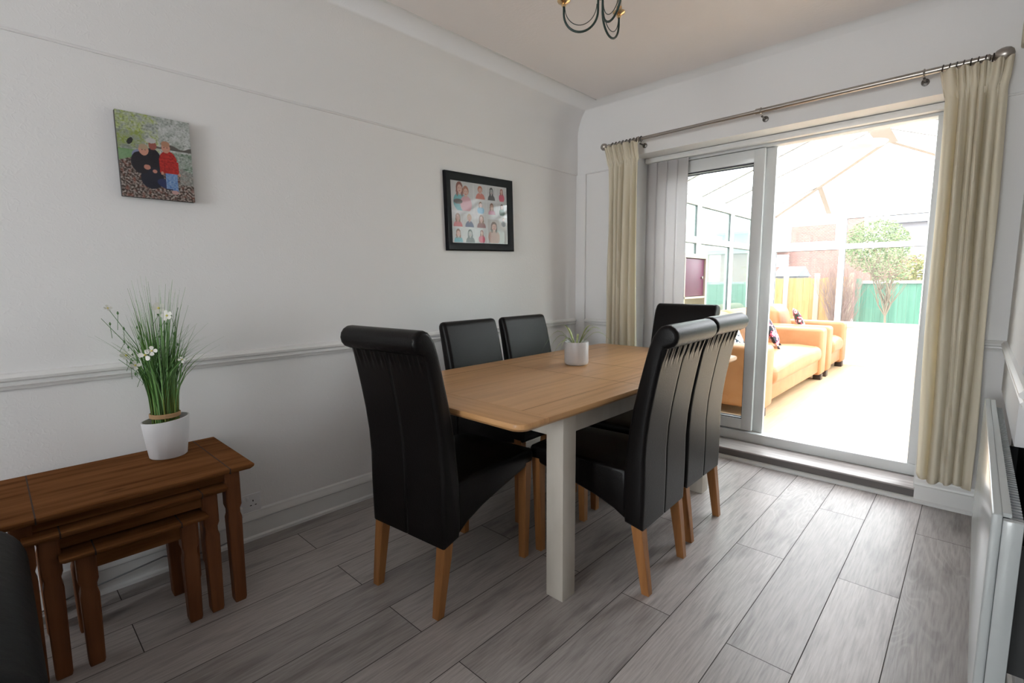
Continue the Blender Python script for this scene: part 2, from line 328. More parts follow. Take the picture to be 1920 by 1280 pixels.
# ---- patio door
FY0,FY1=3.715,3.80
bm=bmesh.new()
for a in ((OX0+0.012,OX1-0.012,FY0,FY1,2.15,OZ),(OX0+0.012,OX1-0.012,FY0-0.005,FY1,0.078,0.147),(OX0+0.012,OX0+0.06,FY0,FY1,0.147,2.15),(OX1-0.062,OX1-0.012,FY0,FY1,0.147,2.15)): box(bm,*a,0.004,2)
dr=struct(obj('door_1',bm,PVC))
B('frame_rebate',OX0+0.05,OX1-0.05,FY0-0.006,FY0,2.176,2.181,SEAMM,dr)
def leaf(name,x0,x1,y0,y1,z0,z1,st,tp,bt):
    bm=bmesh.new(); box(bm,x0,x0+st,y0,y1,z0,z1,0.005,2); box(bm,x1-st,x1,y0,y1,z0,z1,0.005,2); box(bm,x0+st-0.004,x1-st+0.004,y0+0.002,y1-0.002,z1-tp,z1,0.004,2); box(bm,x0+st-0.004,x1-st+0.004,y0+0.002,y1-0.002,z0,z0+bt,0.004,2)
    o=obj(name,bm,PVC,dr); ym=(y0+y1)/2
    B('pane',x0+st-0.005,x1-st+0.005,ym-0.003,ym+0.003,z0+bt-0.005,z1-tp+0.005,GLASS,o)
    bg_=bmesh.new(); gx0,gx1,gz0,gz1=x0+st,x1-st,z0+bt,z1-tp
    for a in ((gx0,gx1,gz1-0.006,gz1),(gx0,gx1,gz0,gz0+0.004),(gx0,gx0+0.004,gz0,gz1),(gx1-0.004,gx1,gz0,gz1)): box(bg_,a[0],a[1],ym-0.008,ym+0.008,a[2],a[3])
    obj('gasket',bg_,mat('dark_gasket',(0.03,0.03,0.05),0.6),o); return o
leaf('fixed_leaf',-1.93,-1.118,3.72,3.755,0.160,2.146,0.072,0.088,0.076)
leaf('sliding_leaf',-1.90,-1.055,3.760,3.795,0.150,2.149,0.072,0.10,0.09)

# ================================================ CONSERVATORY
KX0,KX1,KY0,KY1,KZ=-2.37,0.71,3.8,8.3,0.05
struct(B('floor',KX0-0.1,KX1+0.1,KY0,KY1+0.1,-0.02,KZ,CONSF))
SILL=0.66; TR0,TR1=1.672,1.742; TOPZ=2.09; EAV=2.17
def cons_side(name,axis,at,t0,t1,mull,openers=()):
    """one glazed side: dwarf panels, sill, mullions, transom, head"""
    def bx(bm,a,b,z0,z1,d0=-0.035,d1=0.035,bev=0.004):
        if axis=='y': box(bm,at+d0,at+d1,a,b,z0,z1,bev)
        else: box(bm,a,b,at+d0,at+d1,z0,z1,bev)
    bm=bmesh.new()
    bx(bm,t0,t1,KZ,SILL-0.07,-0.02,0.02,0); bx(bm,t0,t1,SILL-0.07,SILL,-0.05,0.05); bx(bm,t0,t1,KZ,KZ+0.10,-0.031,0.031); bx(bm,t0,t1,TR0,TR1,-0.032,0.032); bx(bm,t0,t1,TOPZ,EAV+0.02,-0.033,0.033)
    for q in mull: bx(bm,q-0.035,q+0.035,KZ,EAV)
    root=struct(obj(name,bm,PVC2))
    for a,b in zip(mull,mull[1:]):
        for z0,z1 in ((SILL,TR0),(TR1,TOPZ)):
            g=bmesh.new(); bx(g,a+0.03,b-0.03,z0-0.005,z1+0.005,-0.003,0.003,0); obj('pane',g,CGLASS if axis=='x' else TINT,root)
            k=bmesh.new(); 
            for q in ((a+0.035,a+0.039,z0,z1),(b-0.039,b-0.035,z0,z1),(a+0.035,b-0.035,z1-0.005,z1),(a+0.035,b-0.035,z0,z0+0.003)): bx(k,*q,-0.012,0.012,0)
            obj('gasket',k,mat('grey_gasket',(0.10,0.11,0.12),0.6),root)
    for (a,b) in openers:
        k=bmesh.new()
        for q in ((a+0.03,a+0.085,TR1-0.01,TOPZ),(b-0.085,b-0.03,TR1-0.01,TOPZ),(a+0.085,b-0.085,TOPZ-0.06,TOPZ),(a+0.085,b-0.085,TR1-0.01,TR1+0.05)): bx(k,*q,-0.06,0.0,0.004)
        s=obj('opening_sash',k,PVC2,root)
        k=bmesh.new(); mid=(a+b)/2-0.03; bx(k,mid-0.05,mid+0.05,TR1+0.0,TR1+0.014,-0.085,-0.06,0.003); obj('handle',k,PVC2,s)
    return root
cons_side('window_2','y',KX0,KY0,KY1,[3.86,4.575,5.61,6.645,7.5,8.27])
cons_side('window_3','x',KY1,KX0,KX1,[-2.30,-1.417,-0.48,0.24,0.68],openers=[(-2.30,-1.417)])
cons_side('window_4','y',KX1,KY0,KY1,[3.86,4.9,6.0,7.1,8.27])
# roof
RXm,RYe,RZ=(KX0+KX1)/2,6.92,2.80
rz_house=RZ
def roofquad(bm,*ps): quad(bm,*ps)
bm=bmesh.new(); e=EAV+0.03
quad(bm,(KX0,KY0,e),(KX0,KY1,e),(RXm,RYe,RZ),(RXm,KY0,RZ)); quad(bm,(KX1,KY0,e),(RXm,KY0,RZ),(RXm,RYe,RZ),(KX1,KY1,e)); quad(bm,(KX0,KY1,e),(KX1,KY1,e),(RXm,RYe,RZ))
rf=struct(obj('roof',bm,ROOF,None,0))
def bar(bm,a,b,wd,dp):
    a=Vector(a);b=Vector(b);d=(b-a).normalized(); s=d.cross(Vector((0,0,1))).normalized(); u=s.cross(d)
    ring=[(-wd,-dp),(wd,-dp),(wd,0),(-wd,0)]
    loft(bm,[[p+s*x+u*z for x,z in ring] for p in (a,b)])
BEIGE=mat('warm_white_roof_bar',(0.42,0.37,0.335),0.6,spec=0.1); BARW=mat('pale_grey_roof_bar',(0.33,0.33,0.33),0.6,spec=0.1)
k=bmesh.new(); bar(k,(RXm,KY0,RZ),(RXm,RYe,RZ),0.09,0.07); obj('ridge_beam',k,BEIGE,rf)
for q in (4.2,4.9,5.61,6.3):
    k=bmesh.new(); bar(k,(KX0,q,e),(RXm,q,RZ),0.022,0.035); obj('rafter',k,BARW,rf)
    k=bmesh.new(); bar(k,(KX1,q,e),(RXm,q,RZ),0.022,0.035); obj('rafter',k,BARW,rf)
for s in (KX0,KX1):
    k=bmesh.new(); bar(k,(s,KY1,e),(RXm,RYe,RZ),0.03,0.05); obj('hip_rafter',k,BEIGE,rf)
for tt in (0.50,):
    for s in (KX0,KX1):
        hx=s+(RXm-s)*tt; hy=KY1+(RYe-KY1)*tt; hz=e+(RZ-e)*tt
        k=bmesh.new(); bar(k,(hx,KY1,e),(hx,hy,hz),0.03,0.045); obj('jack_rafter',k,BEIGE,rf)
        k=bmesh.new(); bar(k,(s,hy,e),(hx,hy,hz),0.022,0.035); obj('jack_rafter',k,BARW,rf)
k=bmesh.new(); box(k,KX0-0.06,KX0+0.05,KY0,KY1+0.06,EAV,EAV+0.05); box(k,KX1-0.05,KX1+0.06,KY0,KY1+0.06,EAV,EAV+0.05); box(k,KX0,KX1,KY1-0.05,KY1+0.06,EAV,EAV+0.05); obj('eaves_beam',k,PVC2,rf)
# ceiling light under the ridge
cl=thing('pendant_light','wide pale dish-shaped ceiling light below the conservatory roof ridge','light',(-0.905,6.05,2.53))
k=bmesh.new(); lathe(k,[(0.0,0.0),(0.10,0.004),(0.165,0.022),(0.185,0.045),(0.180,0.047),(0.16,0.028),(0.0,0.010)],n=36); obj('shade',k,mat('opal_dish',(0.62,0.60,0.56),0.5),cl,50)
k=bmesh.new(); tube(k,[(0,0,0.01),(0,0,0.17)],0.006,8); obj('stem',k,PVC2,cl,50)

# cube shelf unit
SHW=mat('birch_laminate',(0.62,0.52,0.42),0.5); PURP=mat('purple_insert',(0.13,0.022,0.065),0.35); 
sh=thing('cube_shelf','tall birch cube shelf unit with purple inserts by the conservatory entrance','shelf unit',(-2.0,4.05,KZ))
k=bmesh.new(); yy=[-0.23,0.13,0.50]; 
box(k,-0.2,0.2,-0.24,-0.205,0,1.43); box(k,-0.2,0.2,0.43,0.465,0,1.43); box(k,-0.2,0.2,-0.205,0.43,1.395,1.43); box(k,-0.2,0.2,-0.205,0.43,0,0.035); obj('carcass',k,SHW,sh)
k=bmesh.new(); box(k,-0.19,0.197,0.0,0.016,0.035,1.395)
for z in (0.36,0.70,1.045): box(k,-0.19,0.197,-0.205,0.43,z,z+0.016)
obj('divider',k,SHW,sh)
for (y0,y1,z0,z1) in ((0.02,0.426,1.065,1.39),(-0.2,-0.004,1.065,1.39),(0.02,0.426,0.38,0.695)):
    k=bmesh.new(); box(k,-0.15,0.185,y0,y1,z0,z1,0.004); d=obj('insert_door',k,PURP,sh); k=bmesh.new(); lathe(k,[(0.0,0.0),(0.012,0.0),(0.012,0.012),(0,0.014)],n=12); kk=obj('knob',k,STEEL,d); kk.rotation_euler=(0,PI/2,0); kk.location=(0.185,y1-0.05,(z0+z1)/2)
k=bmesh.new()
box(k,-1.99,-1.83,4.09,4.40,KZ+0.718,KZ+0.93,0.006); tag(obj('storage_box',k,mat('cream_box',(0.72,0.66,0.58),0.8)),'cream storage box in the cube shelf below a purple door','box')

# sofas
def sofa(name,label,y0,y1,arm,nback):
    X0,X1=-2.26,-1.27; t=thing(name,label,'sofa',(0,0,KZ))
    for (a,b) in ((y0,y0+arm),(y1-arm,y1)):
        k=bmesh.new(); box(k,X0,X1,a,b,0.07,0.625,0.040,4); obj('arm',k,TAN,t)
    B('base',X0+0.02,X1-0.03,y0+arm-0.02,y1-arm+0.02,0.10,0.30,TAN,t,0.02)
    k=bmesh.new(); box(k,X0,X0+0.2,y0+0.02,y1-0.02,0.10,0.70,0.06,4); obj('back_frame',k,TAN,t)
    ya,yb=y0+arm,y1-arm; L=(yb-ya)/nback
    k=bmesh.new(); box(k,X0+0.16,X1+0.015,ya+0.004,yb-0.004,0.24,0.43,0.085,6)
    bmesh.ops.subdivide_edges(k,edges=k.edges,cuts=3,use_grid_fill=True)
    for v in k.verts:
        if v.co.z>0.36: v.co.z+=0.035*math.sin(PI*min(1,max(0,(v.co.y-ya)/(yb-ya))))+0.006*math.sin(v.co.y*19+v.co.x*15)*(1 if v.co.x<X1-0.05 else 0.3)
    obj('seat_cushion',k,TAN,t,60)
    for i in range(nback):
        k=bmesh.new(); box(k,X0+0.14,X0+0.40,ya+i*L+0.004,ya+(i+1)*L-0.004,0.42,0.86,0.10,5)
        bmesh.ops.subdivide_edges(k,edges=k.edges,cuts=1,use_grid_fill=True)
        for v in k.verts:
            v.co.x-= (v.co.z-0.42)*0.22
            v.co.x+=0.006*math.sin(v.co.z*60+v.co.y*5)
        obj('back_cushion',k,TAN,t,60)
    for (fx,fy) in ((X1-0.06,y0+0.08),(X1-0.06,y1-0.10),(X0+0.08,y0+0.08),(X0+0.08,y1-0.08)):
        B('foot',fx-0.04,fx+0.045,fy-0.05,fy+0.05,0,0.072,DARKW,t,0.004)
    return t
sofa('sofa','tan leather two-seater sofa beside the sliding door in the conservatory',4.53,6.93,0.26,2)
sofa('armchair','tan leather armchair at the far end of the conservatory beyond the sofa',7.03,8.18,0.24,1)['category']='armchair'
def floral(name,cols):
    M=bpy.data.materials.new(name); M.use_nodes=True; N=M.node_tree; L=N.links; p=N.nodes['Principled BSDF']; p.inputs['Roughness'].default_value=0.9
    t=N.nodes.new('ShaderNodeTexCoord'); v=N.nodes.new('ShaderNodeTexNoise'); v.inputs['Scale'].default_value=9; v.inputs['Detail'].default_value=2; v.inputs['Distortion'].default_value=1.5
    r=N.nodes.new('ShaderNodeValToRGB'); r.color_ramp.interpolation='CONSTANT'; e=r.color_ramp.elements
    while len(e)<len(cols): e.new(0.5)
    for i,(q,c) in enumerate(cols): e[i].position=q; e[i].color=(*c,1)
    L.new(t.outputs['Object'],v.inputs['Vector']); L.new(v.outputs[0],r.inputs[0]); L.new(r.outputs[0],p.inputs['Base Color']); return M
FLO=floral('floral_print',[(0,(0.02,0.025,0.035)),(0.49,(0.55,0.08,0.14)),(0.54,(0.75,0.72,0.72)),(0.62,(0.6,0.15,0.22))])
STR=floral('red_print',[(0,(0.04,0.05,0.04)),(0.46,(0.5,0.04,0.09)),(0.53,(0.75,0.7,0.7)),(0.6,(0.5,0.05,0.1))])
BWP=floral('mono_print',[(0,(0.02,0.03,0.05)),(0.44,(0.75,0.76,0.78))])
def cushion(label,loc,size,mt,rx,ry,rz):
    n=14; k=bmesh.new(); sides=[]
    for s in (1,-1):
        g=[[None]*(n+1) for _ in range(n+1)]
        for i in range(n+1):
            for j in range(n+1):
                u,v=2*i/n-1,2*j/n-1; h=0.33*(max(0,(1-u*u)*(1-v*v)))**0.45
                q=1-0.06*(u*u*(1-v*v)+0) ; q2=1-0.06*(v*v*(1-u*u))
                g[i][j]=k.verts.new((u*size/2*(1-0.08*(1-v*v)*u*u),v*size/2*(1-0.08*(1-u*u)*v*v),s*h*size/2*0.75))
        for i in range(n):
            for j in range(n): k.faces.new((g[i][j],g[i+1][j],g[i+1][j+1],g[i][j+1]))
    bmesh.ops.remove_doubles(k,verts=k.verts,dist=0.0004)
    o=obj('throw_cushion',k,mt,None,80); o.location=loc; o.rotation_euler=(rx,ry,rz); tag(o,label,'cushion'); 
    return o
c1=cushion('black and pink floral cushion with tassels leaning on the near sofa seat',(-1.66,6.00,0.705),0.42,FLO,0,math.radians(62),math.radians(14))
for s in (-1,1):
    k=bmesh.new(); tube(k,[(0.19,0.19*s,0),(0.215,0.21*s,0.0),(0.24,0.215*s,0.0)],[0.006,0.012,0.014],8)
    obj('tassel',k,mat('black_tassel',(0.015,0.015,0.02),0.9),c1)
cushion('red and white patterned cushion on the far tan armchair',(-1.70,7.45,0.70),0.38,STR,0,math.radians(66),math.radians(18))
cushion('black and white patterned cushion at the near arm of the sofa',(-1.72,4.97,0.70),0.38,BWP,0,math.radians(62),math.radians(-8))

# ================================================ OUTSIDE
struct(B('ground',-30,30,3.9,60,-0.5,-0.35,mat('pale_paving',(0.30,0.285,0.265),0.9)))
def fence(name,label,p0,p1,zt,mt,n,postm,cap=None):
    p0=Vector(p0);p1=Vector(p1);d=(p1-p0); L=d.length; ang=math.atan2(d.y,d.x)
    t=thing(name,label,'fence',(p0.x,p0.y,-0.35),ang); H=zt+0.35
    k=bmesh.new(); x=0; rnd=random.Random(n)
    while x<L-0.02:
        box(k,x,min(x+0.14,L),-0.012+rnd.uniform(0,0.012),0.012,0.02,H-rnd.uniform(0,0.02)); x+=0.143
    obj('boards',k,mt,t)
    if cap: B('cap_rail',0,L,-0.04,0.04,H-0.01,H+0.05,cap,t)
    for i in range(n+1): B('post',L*i/n-0.05,L*i/n+0.05,-0.08,-0.015,0,H+0.10,postm,t,0.005)
    return t
TANF=noisecol('orange_fence_wood',[(0.34,0.185,0.06),(0.44,0.29,0.12)],(8,8,0.6),1.5,3,0.9,0.1); GRF=noisecol('green_fence_paint',[(0.07,0.17,0.12),(0.10,0.24,0.17)],(8,8,0.5),1.5,3,0.8,0.2)
fence('garden_fence','tan timber fence panels behind the bare shrub at the garden end',(-3.98,13.2,0),(-2.05,13.2,0),1.30,TANF,3,mat('fence_post',(0.34,0.28,0.20),0.9))
fence('garden_fence','green painted timber fence with white cap behind the small tree',(-1.90,13.25,0),(3.5,12.9,0),1.17,GRF,3,GRF,mat('white_cap',(0.5,0.5,0.5),0.7))
fence('garden_fence','green side fence seen through the left conservatory windows',(-4.3,3.0,0),(-4.7,15.5,0),1.22,mat('teal_fence_paint',(0.11,0.20,0.165),0.8),5,mat('teal_fence_post',(0.11,0.20,0.165),0.8))
def brick(name,c1,c2,mc,sc_):
    M=bpy.data.materials.new(name); M.use_nodes=True; N=M.node_tree; L=N.links; p=N.nodes['Principled BSDF']; p.inputs['Roughness'].default_value=0.9
    t=N.nodes.new('ShaderNodeTexCoord'); mp=N.nodes.new('ShaderNodeMapping'); mp.inputs['Rotation'].default_value=(PI/2,0,0); b=N.nodes.new('ShaderNodeTexBrick'); b.inputs['Scale'].default_value=sc_; b.inputs['Color1'].default_value=(*c1,1); b.inputs['Color2'].default_value=(*c2,1); b.inputs['Mortar'].default_value=(*mc,1)
    L.new(t.outputs['Object'],mp.inputs[0]); L.new(mp.outputs[0],b.inputs['Vector']); L.new(b.outputs[0],p.inputs['Base Color']); return M
BR=brick('red_brick',(0.20,0.092,0.078),(0.235,0.115,0.092),(0.24,0.19,0.175),4)
SLATE=mat('grey_roof_slate',(0.13,0.14,0.165),0.8)
hs=thing('brick_house','red brick house with grey roof beyond the tan fence','house',(-7.0,25,-0.35))
B('wall',0.75,2.72,0,5,0,4.6,BR,hs); B('side_wing',-3.2,0.75,-0.3,4,0,2.95,BR,hs); B('garage_wall',2.72,5.0,-0.5,4,0,2.5,BR,hs)
k=bmesh.new(); prof_ext(k,[(-0.6,2.85),(4.2,2.85),(4.2,3.0),(1.8,4.1),(-0.6,3.0)],lambda p,t:(t,p[0],p[1]),-3.4,0.74); obj('roof',k,SLATE,hs)
f_=B('window',0.28,0.78,-0.36,-0.30,2.18,2.72,PVC2,hs)
for a in (0.32,0.54): B('pane',a,a+0.19,-0.375,-0.36,2.23,2.67,mat('far_pane',(0.16,0.20,0.22),0.2),f_)
sd=thing('garden_shed','dark grey shed roof rising behind the tan garden fence','shed',(-4.62,18.0,-0.35)); B('wall',-0.30,0.34,0,1.6,0,1.75,mat('grey_shed',(0.115,0.115,0.125),0.9),sd)
k=bmesh.new(); prof_ext(k,[(-0.08,1.72),(1.68,1.72),(0.8,2.05)],lambda p,t:(t,p[0],p[1]),-0.36,0.40); obj('roof',k,SLATE,sd)
hs2=thing('pale_house','pale grey house roof beyond the green tree','house',(2.2,32,-0.35)); B('wall',-5.6,5,0,5,0,4.4,mat('pale_render',(0.30,0.30,0.33),0.9),hs2)
k=bmesh.new(); prof_ext(k,[(-0.4,4.4),(5.4,4.4),(2.5,6.0)],lambda p,t:(t,p[0],p[1]),-5.8,5.3); obj('roof',k,SLATE,hs2)
# trees
def leafcloud(bm,c,rad,n,sz,rnd):
    for _ in range(n):
        while True:
            p=Vector((rnd.uniform(-1,1),rnd.uniform(-1,1),rnd.uniform(-1,1)))
            if 0.25<p.length<1: break
        q=Vector(c)+Vector((p.x*rad[0],p.y*rad[1],p.z*rad[2])); a=Vector((rnd.gauss(0,1),rnd.gauss(0,1),rnd.gauss(0,1))).normalized(); u,v=frame_at(a); s=sz*rnd.uniform(0.6,1.3)
        bm.faces.new([bm.verts.new(q+u*s*x+v*s*0.5*y) for x,y in ((-1,0),(0,-1),(1,0),(0,1))])
rnd=random.Random(3)
tr=thing('evergreen_tree','large rounded green tree behind the green fence','tree',(-2.08,16.5,-0.35))
k=bmesh.new(); tube(k,[(0,0,0),(0.05,0,1.2),(0,0.05,2.4)],[0.14,0.10,0.05],8); obj('trunk',k,mat('bark',(0.18,0.12,0.08),0.9),tr)
k=bmesh.new(); leafcloud(k,(0,0,2.50),(0.78,0.75,0.72),6500,0.036,rnd); obj('foliage',k,noisecol('green_foliage',[(0.13,0.19,0.09),(0.24,0.30,0.14)],(1,1,1),6,2,0.7,0.2),tr,0)
def branchy(name,label,cat,loc,nst,h,spread,r0,mt,rnd,sub=5,lean=0.0,stem=0.0,parts=True,leaves=None):
    t=thing(name,label,cat,loc)
    k=bmesh.new()
    if stem: tube(k,[(0,0,0),(0.02,0,stem*0.5),(0.0,0,stem)],[r0*1.6,r0*1.4,r0*1.2],8)
    for i in range(nst):
        a=rnd.uniform(0,2*PI); sp=spread*rnd.uniform(0.25,1); hh=h*rnd.uniform(0.7,1)
        pts=[]; 
        for j in range(6):
            q=j/5; pts.append((math.cos(a)*sp*q**1.3+rnd.gauss(0,0.035)*(q>0),math.sin(a)*sp*q**1.3+rnd.gauss(0,0.035)*(q>0),stem+(hh-stem)*q))
        tube(k,pts,[r0*(1-0.8*j/5) for j in range(6)],5)
        for _ in range(sub):
            j=rnd.randint(1,4); p=Vector(pts[j]); b=rnd.uniform(0,2*PI); l=h*rnd.uniform(0.12,0.28)
            e_=p+Vector((math.cos(b)*l*0.55,math.sin(b)*l*0.55,l)); tube(k,[p,(p+e_)/2+Vector((rnd.gauss(0,0.03),rnd.gauss(0,0.03),0)),e_],[r0*0.4,r0*0.28,r0*0.12],4)
    obj('branches',k,mt,t)
    if leaves: kk=bmesh.new(); leafcloud(kk,*leaves,rnd); obj('foliage',kk,MATS['green_foliage'],t,0)
    return t
TWIG=mat('brown_twig',(0.23,0.15,0.125),0.9); TWIG2=mat('tan_bark',(0.19,0.15,0.105),0.9)
branchy('bare_shrub','dense bare brown shrub in front of the tan garden fence','shrub',(-2.08,12.4,-0.35),80,2.15,0.55,0.0075,TWIG,rnd,10)
branchy('small_tree','small bare branching tree in front of the green fence','tree',(-1.24,11.75,-0.35),9,2.15,0.46,0.015,TWIG2,rnd,12,stem=0.9,leaves=((0.0,0,1.85),(0.42,0.3,0.35),420,0.030))
tb=thing('hedge_bush','green and yellow bush rising behind the green fence','bush',(-0.95,14.2,-0.35)); k=bmesh.new(); leafcloud(k,(0,0,1.65),(0.55,0.4,0.5),2200,0.035,rnd); obj('foliage',k,noisecol('yellow_foliage',[(0.12,0.16,0.06),(0.30,0.25,0.09)],(1,1,1),4,2,0.8,0.2),tb,0)
k=bmesh.new(); tube(k,[(0,0,0),(0,0,1.2)],0.04,6); obj('stem',k,TWIG,tb)

# ================================================ CURTAINS AND ROD
def curtain(label,xa_top,xb_top,xa_bot,xb_bot,zt,zb,ymid,nf,seed,flare=(0.02,0.02)):
    rnd=random.Random(seed); nx,nz=nf*18,90; ph=[rnd.uniform(0,2*PI) for _ in range(6)]
    t=thing('curtain',label,'curtain',((xa_top+xb_top)/2,ymid,0)); cx=(xa_top+xb_top)/2
    k=bmesh.new(); g=[]; fa=[rnd.uniform(0.6,1.25) for _ in range(nf+3)]
    for j in range(nz+1):
        v=j/nz; v=v**1.35; z=zt-(zt-zb)*v; row=[]
        head=zt-z                        # distance below the top
        xa=xa_top+(xa_bot-xa_top)*v; xb=xb_top+(xb_bot-xb_top)*v
        q=max(0,(0.14-head)/0.14); xa-=flare[0]*q; xb+=flare[1]*q
        pin=math.exp(-((head-0.125)/0.020)**2)         # tape line: pleats pinched here
        for i in range(nx+1):
            u=i/nx; w=nf*u+0.30*math.sin(2*PI*u*1.4+ph[0])*(0.4+0.6*v)+0.13*math.sin(2*PI*u*3.3+ph[1]+2*v)+0.10*v*math.sin(9*v+ph[2]+4*u)
            a=w*2*PI; kf=min(nf+2,max(0,int(w+0.5))); fz=fa[kf]
            amp=0.034*fz*(0.55+0.45*min(1,max(0,head-0.12)/0.35))
            yy=amp*(math.sin(a)+0.30*math.sin(2*a+ph[2]))+0.008*math.sin(0.7*a+ph[3]+3*v)
            if head<0.125:
                yy=yy*0.5+0.016*q*math.sin(2*a+ph[4])-0.018*q; 
            yy=yy*(1-0.35*pin)+0.014*pin*max(0,math.sin(2*a+ph[5]))**3
            xx=xa+(xb-xa)*u+0.009*math.cos(a)*min(1,0.4+v)
            zz=z+(0.010*math.sin(a*1.0+1) if j==0 else 0)+(0.012*math.sin(a*0.5+ph[4]) if j==nz else 0)
            row.append(k.verts.new((xx-cx,yy,zz)))
        g.append(row)
    for j in range(nz):
        for i in range(nx): k.faces.new((g[j][i],g[j][i+1],g[j+1][i+1],g[j+1][i]))
    o=obj('cloth',k,CURT,t,70); s=o.modifiers.new('thick','SOLIDIFY'); s.thickness=0.003
    # heading tape
    return t
curtain('cream pinch-pleat curtain hanging at the right of the patio door',-0.190,0.030,-0.165,0.062,2.280,0.175,3.395,6,4,(0.026,0.012))
curtain('cream pinch-pleat curtain hanging at the left of the patio door',-2.165,-1.885,-2.165,-1.870,2.272,0.175,3.395,6,9,(0.03,0.0))
ZR=2.293
rd=thing('curtain_pole','brushed steel curtain pole with ball ends above the patio door','curtain pole',(-1.08,3.40,ZR)); rd.rotation_euler=(0,math.radians(-0.35),0)
k=bmesh.new(); rod(k,(-1.07,0,0),(0.0,0,0),0.0115); obj('pole',k,STEEL,rd,50)
k=bmesh.new(); rod(k,(0.0,0,0),(1.03,0,0),0.0145); rod(k,(-0.01,0,0),(0.02,0,0),0.017); obj('pole_sleeve',k,STEEL,rd,50)
for s,x0 in ((-1,-1.07),(1,1.03)):
    k=bmesh.new(); lathe(k,[(0,0),(0.016,0.0),(0.018,0.01),(0.010,0.018),(0.013,0.026),(0.024,0.034),(0.031,0.050),(0.033,0.066),(0.029,0.082),(0.018,0.094),(0,0.099)],n=24)
    o=obj('finial',k,STEEL,rd,60); o.location=(x0,0,0); o.rotation_euler=(0,s*PI/2,0); 
    if s<0: o.scale=(0.8,0.8,0.75)
for x0 in (-0.82,0.02,0.80):
    k=bmesh.new(); lathe(k,[(0,0.0),(0.018,0.0),(0.018,0.006),(0.006,0.010),(0.006,0.075),(0.0,0.078)],n=16); o=obj('bracket',k,mat('bracket_steel_dark',(0.16,0.15,0.14),0.4,metal=1),rd,50); o.location=(x0,0.098,-0.028 if x0<0.5 else -0.02); o.rotation_euler=(PI/2,0,0)
    k=bmesh.new(); 
    tube(k,[(x0,0.016*math.cos(a),0.016*math.sin(a)) for a in [2*PI*q/16 for q in range(17)]],0.0045,6,False); obj('bracket_ring',k,STEEL,rd,50)
RINGM=mat('dark_steel_ring',(0.10,0.09,0.085),0.35,metal=1)
def ring(x0):
    k=bmesh.new(); tube(k,[(x0+0.002*math.sin(a),0.0175*math.cos(a),-0.002+0.0175*math.sin(a)) for a in [2*PI*q/18 for q in range(19)]],0.003,6,False); tube(k,[(x0,0,-0.018),(x0,0,-0.030)],0.002,6); return obj('ring',k,RINGM,rd,50)
for i in range(8): ring(0.872+i*0.026)
for i in range(9): ring(-1.04+i*0.03)
# vertical blind, stacked to the left
vb=thing('vertical_blind','white vertical blind stacked at the left side of the patio door','blind',(0,0,0))
k=bmesh.new(); box(k,OX0+0.02,OX1-0.02,3.655,3.70,2.165,OZ-0.003,0.003); obj('headrail',k,GLOSSW,vb)
for i in range(4):
    x0=-1.925+i*0.0835; a=math.radians(6); k=bmesh.new(); w_=0.0445; pts=[]
    for j in range(7):
        s=(j/6-0.5)*2; pts.append((x0+math.cos(a)*w_*s, 3.665-math.sin(a)*w_*s -0.003*(1-s*s)))
    vsA=[k.verts.new((p[0],p[1],2.16)) for p in pts]; vsB=[k.verts.new((p[0],p[1],0.12)) for p in pts]
    for j in range(6): k.faces.new((vsA[j],vsA[j+1],vsB[j+1],vsB[j]))
    o=obj('slat',k,BLIND,vb,60); s=o.modifiers.new('t','SOLIDIFY'); s.thickness=0.0008
# alarm sensor high in the right corner
pr=thing('motion_sensor','cream alarm motion sensor high up beside the curtain pole end','sensor',(0.098,3.455,2.335)); B('housing',-0.032,0.032,-0.03,0.044,0,0.12,mat('aged_cream_plastic',(0.62,0.55,0.42),0.5),pr,0.012,3); B('lens',-0.026,0.026,-0.036,-0.025,0.04,0.09,mat('grey_lens',(0.5,0.55,0.6),0.3),pr,0.004)

# ================================================ RADIATOR
rdx=thing('radiator','white flat-panel radiator along the right wall','radiator',(0,0,0))
RAD=mat('radiator_white',(0.52,0.545,0.545),0.22,spec=0.4,coat=0.2)
y0,y1,z0,z1=1.58,3.12,0.10,0.700
B('front_panel',0.067,0.086,y0,y1,z0,z1,RAD,rdx,0.004,3); B('rear_panel',0.100,0.116,y0+0.02,y1-0.03,z0+0.02,z1-0.03,RAD,rdx,0.003)
k=bmesh.new(); box(k,0.086,0.102,y0+0.026,y1-0.002,z1-0.012,z1-0.002); 
obj('top_rail',k,RAD,rdx)
k=bmesh.new(); yy=y0+0.03
while yy<y1-0.06: box(k,0.102,0.124,yy,yy+0.010,z1-0.05,z1-0.022); yy+=0.022
box(k,0.100,0.104,y0+0.03,y1-0.04,z1-0.05,z1-0.02); obj('top_grille',k,mat('grille_grey',(0.45,0.48,0.50),0.5),rdx)['kind']='stuff'
B('end_panel',0.0865,0.1225,y0+0.003,y0+0.024,z0+0.02,z1-0.0125,RAD,rdx,0.003)
B('wall_bracket',0.116,RX,y0+0.2,y0+0.23,0.2,0.55,mat('bracket_dark',(0.05,0.05,0.05),0.6),rdx); B('wall_bracket',0.116,RX,y1-0.25,y1-0.22,0.2,0.55,MATS['bracket_dark'],rdx)
for yy in (y0,y1):
    k=bmesh.new(); tube(k,[(0.09,yy,0.0),(0.09,yy,0.11)],0.008,10); obj('pipe',k,mat('pipe_white',(0.7,0.7,0.68),0.4),rdx)

